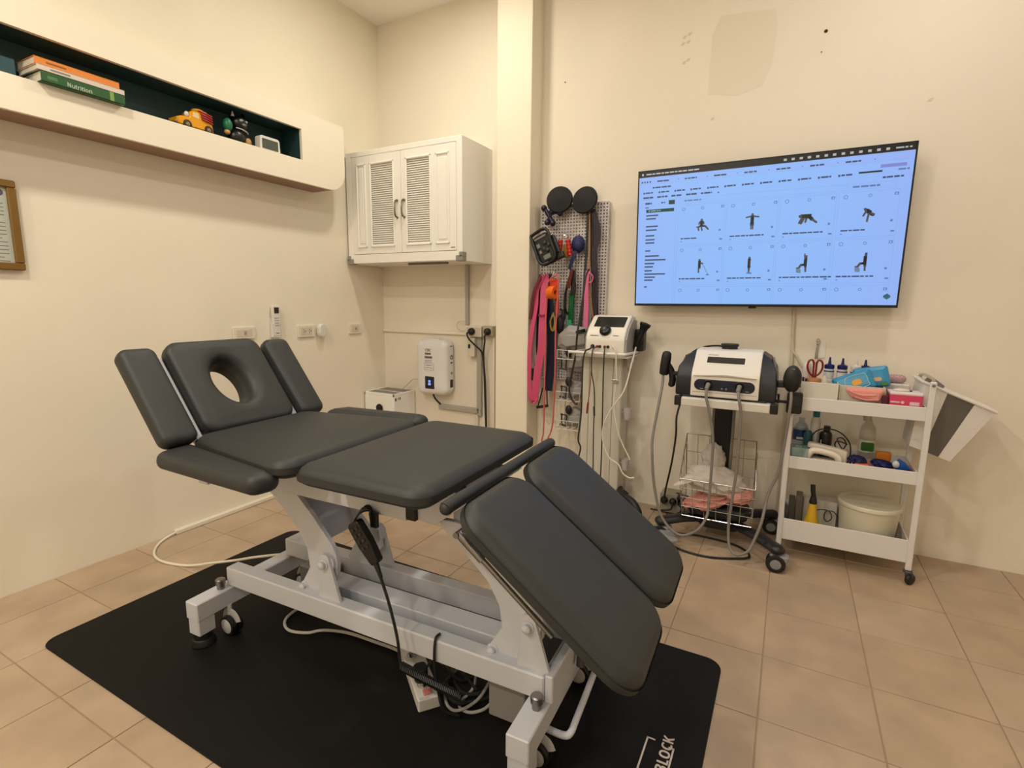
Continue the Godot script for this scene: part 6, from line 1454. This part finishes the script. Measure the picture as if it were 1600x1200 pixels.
	part(cb, "green_patch", B().add(panel(rect(2.95, 0.512, 2.998, 0.552), 0.17, 0.1835, 0.008, 0.001)), mat(Color(0.13, 0.34, 0.08), 0.5))
	var pt := base("pink_tray", "shallow pink tray of small tools on the middle tier's right", "tray", V(3.02, 0.436, 0.27))
	part(pt, "tray_shell", B().add(box(V(3.02, 0.46, 0.328), V(0.225, 0.046, 0.003), 0.001)).add(box(V(3.02, 0.46, 0.21), V(0.225, 0.046, 0.003), 0.001)).add(box(V(2.909, 0.46, 0.27), V(0.003, 0.046, 0.115), 0.001)).add(box(V(3.128, 0.46, 0.27), V(0.003, 0.046, 0.115), 0.001)).add(box(V(3.02, 0.438, 0.27), V(0.225, 0.003, 0.115), 0.001)), mat(Color(0.8, 0.6, 0.56), 0.5))
	for s in [["blue_cloth", 2.93, 0.487, 0.28, 0.034, 0.022, Color(0.04, 0.07, 0.28), "dark blue cloth at the pink tray's left end", "cloth"], ["blue_clamp", 3.02, 0.484, 0.275, 0.038, 0.018, Color(0.04, 0.08, 0.32), "dark blue clamp in the middle of the pink tray", "clamp"]]:
		org = V(s[1], 0.46, s[3])
		one(s[0], B().add(lump(V(s[1], s[2], s[3]), V(s[4], s[5], 0.03), 4, 0.25, 0.02, -0.15), 60), mat(s[6], 0.6), s[7], s[8])
	org = V(2.95, 0.44, 0.3)
	one("orange_bar", B().add(box(V(2.945, 0.478, 0.305), V(0.055, 0.014, 0.03), 0.004), 40, Transform3D.IDENTITY), mat(Color(0.8, 0.33, 0.15), 0.5), "orange bar at the pink tray's front", "bar")
	org = V(3.025, 0.44, 0.24)
	one("yellow_block", B().add(slab(rect(3.0, 0.22, 3.055, 0.25), 0.441, 0.53, 0.008, 0.004)), mat(Color(0.72, 0.42, 0.05), 0.5), "mustard yellow block at the back of the pink tray", "block")
	var bp := base("blue_packet", "bright blue packet with a white clip at the tray's right end", "packet", V(3.09, 0.46, 0.29))
	part(bp, "packet", B().add(panel([V2(3.06, 0.475), V2(3.125, 0.478), V2(3.1, 0.505), V2(3.075, 0.52)], 0.27, 0.305, 0.006, 0.005)), mat(Color(0.03, 0.3, 0.62), 0.35))
	part(bp, "white_clip", B().add(ball(V(3.066, 0.497, 0.298), V(0.014, 0.016, 0.012))), mat(Color(0.78, 0.8, 0.82), 0.4))
	# --- bottom tier
	org = V(2.7, 0.097, 0.18)
	one("grey_box", B().add(box(V(2.7, 0.172, 0.19), V(0.026, 0.15, 0.06), 0.002)), mat(Color(0.3, 0.28, 0.25), 0.5), "narrow dark grey box at the bottom tier's left end", "box")
	org = V(2.728, 0.097, 0.18)
	one("grey_box", B().add(box(V(2.73, 0.182, 0.18), V(0.028, 0.17, 0.07), 0.002)), mat(Color(0.4, 0.38, 0.34), 0.5), "taller grey box between the dark box and the yellow pump", "box")
	org = V(2.82, 0.097, 0.13)
	one("white_carton", B().add(box(V(2.818, 0.17, 0.135), V(0.14, 0.147, 0.07), 0.002)), mat(Color(0.8, 0.78, 0.74), 0.5), "white carton behind the yellow pump", "box")
	var pm := base("air_pump", "yellow air pump with a black bent nozzle", "pump", V(2.782, 0.097, 0.27))
	part(pm, "pump_body", B().add(lathe([[0, 0.098], [0.036, 0.098], [0.037, 0.12], [0.033, 0.165], [0.021, 0.2], [0.016, 0.25], [0.015, 0.262], [0, 0.263]], V(2.782, 0, 0.27), 20)), mat(Color(0.85, 0.68, 0.12), 0.4))
	part(pm, "nozzle", B().add(tube(pts([2.782, 0.258, 0.27, 2.782, 0.29, 0.27, 2.778, 0.315, 0.27, 2.775, 0.345, 0.268]), 0.01, 10, 4)).add(lathe([[0.016, 0.258], [0.0165, 0.264], [0.012, 0.29], [0, 0.292]], V(2.782, 0, 0.27), 16)), black)
	org = V(2.84, 0.1, 0.2)
	one("thin_cable", B().add(tube(pts([2.803, 0.205, 0.2, 2.83, 0.212, 0.2, 2.858, 0.205, 0.2, 2.866, 0.175, 0.2, 2.85, 0.158, 0.2, 2.836, 0.175, 0.2, 2.842, 0.205, 0.2, 2.87, 0.21, 0.2, 2.89, 0.19, 0.2]), 0.0022, 6, 6)), black, "thin black cable curled in front of the white carton", "cable")
	var tb := base("lidded_tub", "large cream plastic tub with a lid on the bottom tier", "tub", V(3.003, 0.097, 0.205))
	var cr := mat(Color(0.84, 0.81, 0.73), 0.45)
	part(tb, "tub_body", B().add(lathe([[0, 0.098], [0.1, 0.098], [0.104, 0.105], [0.115, 0.27], [0.115, 0.28], [0, 0.28]], V(3.003, 0, 0.205), 36)), cr)
	part(tb, "lid", B().add(lathe([[0.117, 0.27], [0.121, 0.272], [0.122, 0.284], [0.118, 0.29], [0.112, 0.288], [0.106, 0.284], [0.0, 0.285]], V(3.003, 0, 0.205), 36)), mat(Color(0.86, 0.83, 0.75), 0.4))
	org = V(3.112, 0.097, 0.31)
	one("grey_pyramid", B().add(loft([[V(3.09, 0.098, 0.33), V(3.13, 0.098, 0.33), V(3.13, 0.098, 0.302), V(3.09, 0.098, 0.302)], [V(3.099, 0.25, 0.322), V(3.102, 0.25, 0.322), V(3.102, 0.25, 0.318), V(3.099, 0.25, 0.318)]]), 20), mat(Color(0.34, 0.31, 0.27), 0.5), "slim grey wedge at the bottom tier's right end", "wedge")
	# --- folding bin hung on the trolley's side
	var bn := base("folding_bin", "white and grey folding bin hung tilted on the trolley's side", "bin", V(3.22, 0.55, 0.2))
	var seg := func(f0: float, f1: float, z0: float, z1: float) -> Array:   # a strip of the tapered, slanting shell
		var r := []
		for e in [[V(3.105, 0.58, 0), V(3.245, 0.532, 0), 0.012], [V(3.125, 0.852, 0), V(3.36, 0.752, 0), 0.0]]:
			var a: Vector3 = (e[0] as Vector3).lerp(e[1], f0)
			var b: Vector3 = (e[0] as Vector3).lerp(e[1], f1)
			r.append(PackedVector3Array([a + V(0, 0, z0 + e[2]), b + V(0, 0, z0 + e[2]), b + V(0, 0, z1 - e[2]), a + V(0, 0, z1 - e[2])]))
		return loft(r)
	var wb := mat(Color(0.88, 0.86, 0.84), 0.4)
	part(bn, "white_side", B().add(seg.call(0.0, 0.34, 0.11, 0.29), 30), wb)
	part(bn, "grey_band", B().add(seg.call(0.34, 0.72, 0.112, 0.288), 30), mat(Color(0.37, 0.35, 0.33), 0.5))
	part(bn, "white_side", B().add(seg.call(0.72, 1.0, 0.11, 0.29), 30), wb)
	part(bn, "rim", B().add(tube(pts([3.122, 0.854, 0.108, 3.363, 0.752, 0.108, 3.366, 0.751, 0.2, 3.363, 0.752, 0.292, 3.122, 0.854, 0.292, 3.119, 0.855, 0.2, 3.122, 0.854, 0.108]), 0.006, 8, 1)), wb)
	part(bn, "hanger", B().add(panel([V2(3.14, 0.845), V2(3.2, 0.8), V2(3.215, 0.83), V2(3.16, 0.872)], 0.18, 0.19, 0.006, 0.002)), mat(Color(0.5, 0.46, 0.44), 0.5))
	# hook with a white card on the wall
	var hk := base("wall_hook", "chrome adhesive hook with a white card above the trolley", "hook", V(2.76, 0.95, 0))
	part(hk, "card", B().add(panel(rect(2.75, 0.905, 2.783, 0.985), 0.0, 0.004, 0.006, 0.001)), mat(Color(0.93, 0.91, 0.88), 0.5))
	part(hk, "hook_wire", B().add(tube(pts([2.746, 0.975, 0.01, 2.742, 0.99, 0.012, 2.748, 0.998, 0.012, 2.754, 0.99, 0.012, 2.752, 0.975, 0.012]), 0.0025, 6, 4)).add(rod(V(2.743, 0.9, 0.012), V(2.745, 0.975, 0.012), 0.0022, 6)).add(rod(V(2.75, 0.9, 0.012), V(2.751, 0.975, 0.012), 0.0022, 6)).add(ball(V(2.749, 0.975, 0.012), V(0.006, 0.006, 0.005))), chrome)

# ---------------------------------------------------------------- television
func television() -> void:
	var t := base("television", "large wall-mounted television showing a web page of exercises", "television", V(2.447, 1.493, 0.1))
	org = Vector3.ZERO
	t.basis = Basis(Vector3.BACK, 0.004) * Basis(Vector3.RIGHT, 0.05)
	var w := 1.172
	var h := 0.69
	part(t, "back_shell", B().add(panel(rect(-w / 2 + 0.004, -h / 2 + 0.004, w / 2 - 0.004, h / 2 - 0.004), -0.03, -0.004, 0.012, 0.006)).add(panel(rect(-0.42, -0.32, 0.42, 0.08), -0.062, -0.028, 0.03, 0.012)), black)
	var bz := B()
	for q in [[-w / 2, -h / 2, w / 2, -h / 2 + 0.012], [-w / 2, h / 2 - 0.006, w / 2, h / 2], [-w / 2, -h / 2, -w / 2 + 0.007, h / 2], [w / 2 - 0.007, -h / 2, w / 2, h / 2]]:
		bz.add(box(V((q[0] + q[2]) / 2, (q[1] + q[3]) / 2, 0.0), V(q[2] - q[0], q[3] - q[1], 0.012), 0.0015))
	part(t, "bezel", bz, mat(Color(0.03, 0.03, 0.035), 0.35))
	part(t, "logo_tab", B().add(box(V(0.0, -h / 2 - 0.004, 0.0), V(0.036, 0.01, 0.01), 0.003)).add(box(V(-0.0, -h / 2 + 0.005, 0.0062), V(0.024, 0.004, 0.001), 0.0003)), mat(Color(0.12, 0.12, 0.13), 0.3, 0.4))
	var sm := StandardMaterial3D.new()
	sm.albedo_color = Color(0.02, 0.02, 0.025)
	sm.roughness = 0.35
	sm.emission_enabled = true
	sm.emission = Color(0, 0, 0)
	sm.emission_texture = screen_picture()
	sm.emission_operator = BaseMaterial3D.EMISSION_OP_ADD
	sm.emission_energy_multiplier = 0.95
	var q := QuadMesh.new()
	q.size = Vector2(w - 0.014, h - 0.018)
	var s := part(t, "screen", q, sm)
	s.position = V(0, 0.003, 0.0042)
	var a := AreaLight3D.new()
	a.name = "screen_light"
	a.area_size = q.size
	a.light_energy = 0.005
	a.light_color = Color(0.6, 0.75, 1.0)
	a.area_range = 8.0
	a.shadow_enabled = true
	a.position = V(0, 0.003, 0.02)
	a.rotation.y = PI
	t.add_child(a)
	part(t, "wall_bracket", B().add(box(V(0, 0.0, -0.075), V(0.3, 0.25, 0.03), 0.003)), black)
	org = V(2.64, 1.0, 0.01)
	one("screen_cable", B().add(tube(pts([2.63, 1.18, 0.04, 2.632, 1.148, 0.012, 2.637, 1.023, 0.01, 2.642, 0.92, 0.01, 2.642, 0.7, 0.01, 2.64, 0.4, 0.01, 2.64, 0.02, 0.012]), 0.008, 8, 4)).add(tube(pts([2.636, 1.1, 0.012, 2.64, 0.95, 0.014, 2.66, 0.91, 0.014, 2.695, 0.853, 0.012, 2.74, 0.8, 0.012, 2.8, 0.76, 0.012]), 0.006, 8, 4)), mat(Color(0.82, 0.77, 0.69), 0.6), "pale cable running down the wall from under the screen", "cable")

func screen_picture() -> ImageTexture:
	var W := 1200
	var H := 700
	var im := Image.create(W, H, false, Image.FORMAT_RGB8)
	var bgc := Color(0.56, 0.74, 0.99)
	var R := func(u0: float, v0: float, u1: float, v1: float, c: Color):
		im.fill_rect(Rect2i(int(u0 * W), int(v0 * H), maxi(1, int((u1 - u0) * W)), maxi(1, int((v1 - v0) * H))), c)
	for y in H:
		for x in W:
			var e := absf(x / float(W) - 0.45) * 1.2
			im.set_pixel(x, y, bgc.lerp(Color(0.6, 0.69, 0.97), clampf(e * e * 1.3 + (0.25 if y < H * 0.09 else 0.0), 0, 1)))
	var ink := Color(0.2, 0.27, 0.42)
	var soft := Color(0.36, 0.47, 0.68)
	var line := Color(0.49, 0.64, 0.9)
	var green := Color(0.03, 0.25, 0.24)
	R.call(0.0, 0.0, 1.0, 0.042, Color(0.02, 0.02, 0.025))
	var rng := RandomNumberGenerator.new()
	rng.seed = 4
	var words := func(u0: float, u1: float, v: float, th: float, c: Color):   # blurred words
		var u := u0
		while u < u1 - 0.004:
			var l := minf(rng.randf_range(0.008, 0.026), u1 - u)
			R.call(u, v - th / 2, u + l, v + th / 2, c)
			u += l + 0.0028
	words.call(0.03, 0.26, 0.022, 0.01, Color(0.75, 0.75, 0.78))
	R.call(0.012, 0.014, 0.019, 0.03, Color(0.85, 0.85, 0.88))
	for i in 13:
		R.call(0.575 + i * 0.028, 0.014, 0.587 + i * 0.028, 0.03, Color(0.7, 0.7, 0.73))
	words.call(0.94, 0.99, 0.022, 0.01, Color(0.7, 0.7, 0.73))
	for i in 4:
		R.call(0.01 + i * 0.012, 0.07, 0.016 + i * 0.012, 0.082, ink)
	R.call(0.0, 0.092, 1.0, 0.094, Color(0.55, 0.63, 0.9))
	for i in 7:
		words.call(0.08 + i * 0.118, 0.13 + i * 0.118, 0.077, 0.01, ink)
		R.call(0.17 + i * 0.118, 0.072, 0.174 + i * 0.118, 0.08, soft)
	words.call(0.06, 0.14, 0.122, 0.01, ink)
	R.call(0.9, 0.112, 0.98, 0.132, Color(0.5, 0.53, 0.8))
	for i in 12:
		R.call(0.02 + i * 0.068, 0.152, 0.027 + i * 0.068, 0.166, ink)
		words.call(0.03 + i * 0.068, 0.065 + i * 0.068, 0.158, 0.011, ink)
	R.call(0.834, 0.146, 0.908, 0.157, Color(0.1, 0.12, 0.17))
	words.call(0.955, 0.99, 0.15, 0.01, soft)
	for i in 5:
		words.call(0.02 + i * 0.062, 0.065 + i * 0.062, 0.192, 0.012, ink)
	R.call(0.02, 0.204, 0.055, 0.206, soft)
	words.call(0.91, 0.975, 0.192, 0.011, ink)
	# search bar
	for b in [[0.178, 0.8], [0.808, 0.955]]:
		R.call(b[0], 0.216, b[1], 0.218, line)
		R.call(b[0], 0.254, b[1], 0.256, line)
		R.call(b[0], 0.216, b[0] + 0.001, 0.256, line)
		R.call(b[1], 0.216, b[1] + 0.001, 0.256, line)
	words.call(0.2, 0.27, 0.236, 0.01, soft)
	words.call(0.82, 0.91, 0.236, 0.012, soft)
	# sidebar
	R.call(0.166, 0.2, 0.1675, 1.0, line)
	words.call(0.03, 0.06, 0.236, 0.014, ink)
	words.call(0.1, 0.118, 0.236, 0.01, ink)
	R.call(0.134, 0.222, 0.16, 0.252, green)
	words.call(0.03, 0.05, 0.266, 0.01, soft)
	R.call(0.035, 0.28, 0.158, 0.304, green)
	words.call(0.045, 0.1, 0.292, 0.01, Color(0.45, 0.62, 0.7))
	for s in [[0.325, 0.09], [0.35, 0.08], [0.407, 0.09], [0.434, 0.085], [0.477, 0.075], [0.507, 0.078], [0.532, 0.076], [0.591, 0.06], [0.632, 0.1], [0.662, 0.13], [0.689, 0.08], [0.714, 0.075], [0.744, 0.07], [0.77, 0.13], [0.794, 0.085], [0.817, 0.075], [0.87, 0.05]]:
		R.call(0.036, s[0] - 0.005, s[1], s[0] + 0.005, ink if s[0] > 0.3 else soft)
	# the grid of exercise cards
	var ring := func(u: float, v: float, r: float, c: Color):
		for i in 40:
			var a := TAU * i / 40
			im.fill_rect(Rect2i(int(u * W + cos(a) * r), int(v * H + sin(a) * r), 2, 2), c)
	var limb := func(a: Vector2, b: Vector2, r: float, c: Color):
		var n := int(a.distance_to(b)) + 1
		for i in n + 1:
			var p := a.lerp(b, float(i) / n)
			im.fill_rect(Rect2i(int(p.x - r), int(p.y - r), int(2 * r) + 1, int(2 * r) + 1), c)
	var skin := Color(0.3, 0.27, 0.3)
	var cloth := Color(0.06, 0.08, 0.12)
	for row in 3:
		for col in 4:
			var u := 0.176 + col * 0.2005
			var v := 0.268 + row * 0.3005
			for b in [[u, v, u + 0.193, v + 0.002], [u, v + 0.285, u + 0.193, v + 0.287], [u, v, u + 0.0012, v + 0.286], [u + 0.192, v, u + 0.1935, v + 0.286]]:
				if b[1] < 0.99:
					R.call(b[0], b[1], b[2], minf(b[3], 1.0), line)
			ring.call(u + 0.022, v + 0.027, 7.5, soft)
			ring.call(u + 0.1, v + 0.027, 6.0, soft)
			R.call(u + 0.176, v + 0.018, u + 0.188, v + 0.036, soft)
			R.call(u + 0.179, v + 0.022, u + 0.185, v + 0.032, bgc)
			if row == 2:
				continue
			words.call(u + 0.016, u + [0.085, 0.148, 0.16, 0.1][col] + (0.04 if row == 1 and col != 1 else 0.0), v + 0.243, 0.009, ink)
			R.call(u + 0.016, v + 0.262, u + 0.022, v + 0.268, soft)
			R.call(u + 0.176, v + 0.252, u + 0.188, v + 0.262, soft)
			R.call(u + 0.172, v + 0.186, u + 0.18, v + 0.2, soft)
			var c := Vector2((u + 0.1) * W, (v + 0.145) * H)
			var P := func(x: float, y: float) -> Vector2:
				return c + Vector2(x, y)
			match row * 4 + col:
				0:
					for l in [[0, -14, 0, 6, 6], [-4, 8, -16, 14, 3], [4, 8, 20, 10, 3]]:
						limb.call(P.call(l[0], l[1]), P.call(l[2], l[3]), l[4], cloth)
					for l in [[0, -24, 0, -22, 4], [-16, 14, -12, 30, 2.5], [20, 10, 34, 26, 2.5], [0, 12, 4, 30, 2.5], [-24, 12, -8, 12, 2], [-9, -12, -12, -2, 2.5], [9, -12, 12, -2, 2.5]]:
						limb.call(P.call(l[0], l[1]), P.call(l[2], l[3]), l[4], skin)
				1:
					for l in [[0, -22, 0, 8, 7], [-4, 10, -4, 16, 4], [4, 10, 4, 16, 4]]:
						limb.call(P.call(l[0], l[1]), P.call(l[2], l[3]), l[4], cloth)
					for l in [[0, -34, 0, -32, 4], [-6, -24, -28, -20, 2.5], [6, -24, 28, -20, 2.5], [-4, 16, -4, 36, 2.5], [4, 16, 4, 36, 2.5]]:
						limb.call(P.call(l[0], l[1]), P.call(l[2], l[3]), l[4], skin)
				2:
					for l in [[-20, -8, 6, -8, 9], [6, -6, 20, 8, 5]]:
						limb.call(P.call(l[0], l[1]), P.call(l[2], l[3]), l[4], cloth)
					for l in [[-32, -10, -30, -8, 5], [-24, 0, -34, 22, 3], [-14, 0, -26, 24, 3], [20, 8, 38, 22, 3], [-4, 2, -8, 18, 3]]:
						limb.call(P.call(l[0], l[1]), P.call(l[2], l[3]), l[4], skin)
				3:
					for l in [[-8, -18, 6, -8, 6], [4, -6, 18, 4, 4]]:
						limb.call(P.call(l[0], l[1]), P.call(l[2], l[3]), l[4], cloth)
					for l in [[-14, -24, -12, -22, 4], [-8, -14, -18, 6, 2.5], [2, -2, -2, 30, 3], [12, -4, 22, 2, 3]]:
						limb.call(P.call(l[0], l[1]), P.call(l[2], l[3]), l[4], skin)
				4:
					for l in [[0, -18, 0, 8, 6]]:
						limb.call(P.call(l[0], l[1]), P.call(l[2], l[3]), l[4], cloth)
					for l in [[0, -29, 0, -27, 4], [4, -14, 16, -10, 2.5], [-2, 10, -3, 34, 3]]:
						limb.call(P.call(l[0], l[1]), P.call(l[2], l[3]), l[4], skin)
					limb.call(P.call(16, -8), P.call(44, 44), 0.6, soft)
					limb.call(P.call(38, 48), P.call(48, 48), 1.5, ink)
				5:
					for l in [[0, -22, 0, 10, 6], [0, 10, 0, 24, 4]]:
						limb.call(P.call(l[0], l[1]), P.call(l[2], l[3]), l[4], cloth)
					for l in [[0, -33, 0, -31, 4], [3, -18, 4, 4, 2], [0, 22, 0, 36, 3]]:
						limb.call(P.call(l[0], l[1]), P.call(l[2], l[3]), l[4], skin)
					limb.call(P.call(-6, 42), P.call(10, 44), 3, soft)
				_:
					for l in [[8, -18, 8, 8, 6], [6, 8, -10, 10, 4], [9, 8, 10, 20, 4]]:
						limb.call(P.call(l[0], l[1]), P.call(l[2], l[3]), l[4], cloth)
					for l in [[10, -30, 10, -28, 4.5], [10, 20, 11, 40, 3], [-10, 10, -20, 26, 3], [-22, 26, -26, 24, 2.5]]:
						limb.call(P.call(l[0], l[1]), P.call(l[2], l[3]), l[4], skin)
					if col == 2:
						limb.call(P.call(4, -20), P.call(3, -42), 2, skin)
					else:
						limb.call(P.call(10, -35), P.call(10, -34), 4, ink)
					limb.call(P.call(-22, 34), P.call(-16, 40), 7, Color(0.42, 0.52, 0.62))
	for i in 11:
		R.call(0.968 - 0.012 * sin(PI * i / 10.0), 0.943 + (i - 5) * 0.0038, 0.968 + 0.012 * sin(PI * i / 10.0), 0.943 + (i - 4) * 0.0038, green)
	R.call(0.335, 0.192, 0.34, 0.202, ink)
	im.resize(680, 397, Image.INTERPOLATE_LANCZOS)
	return ImageTexture.create_from_image(im)
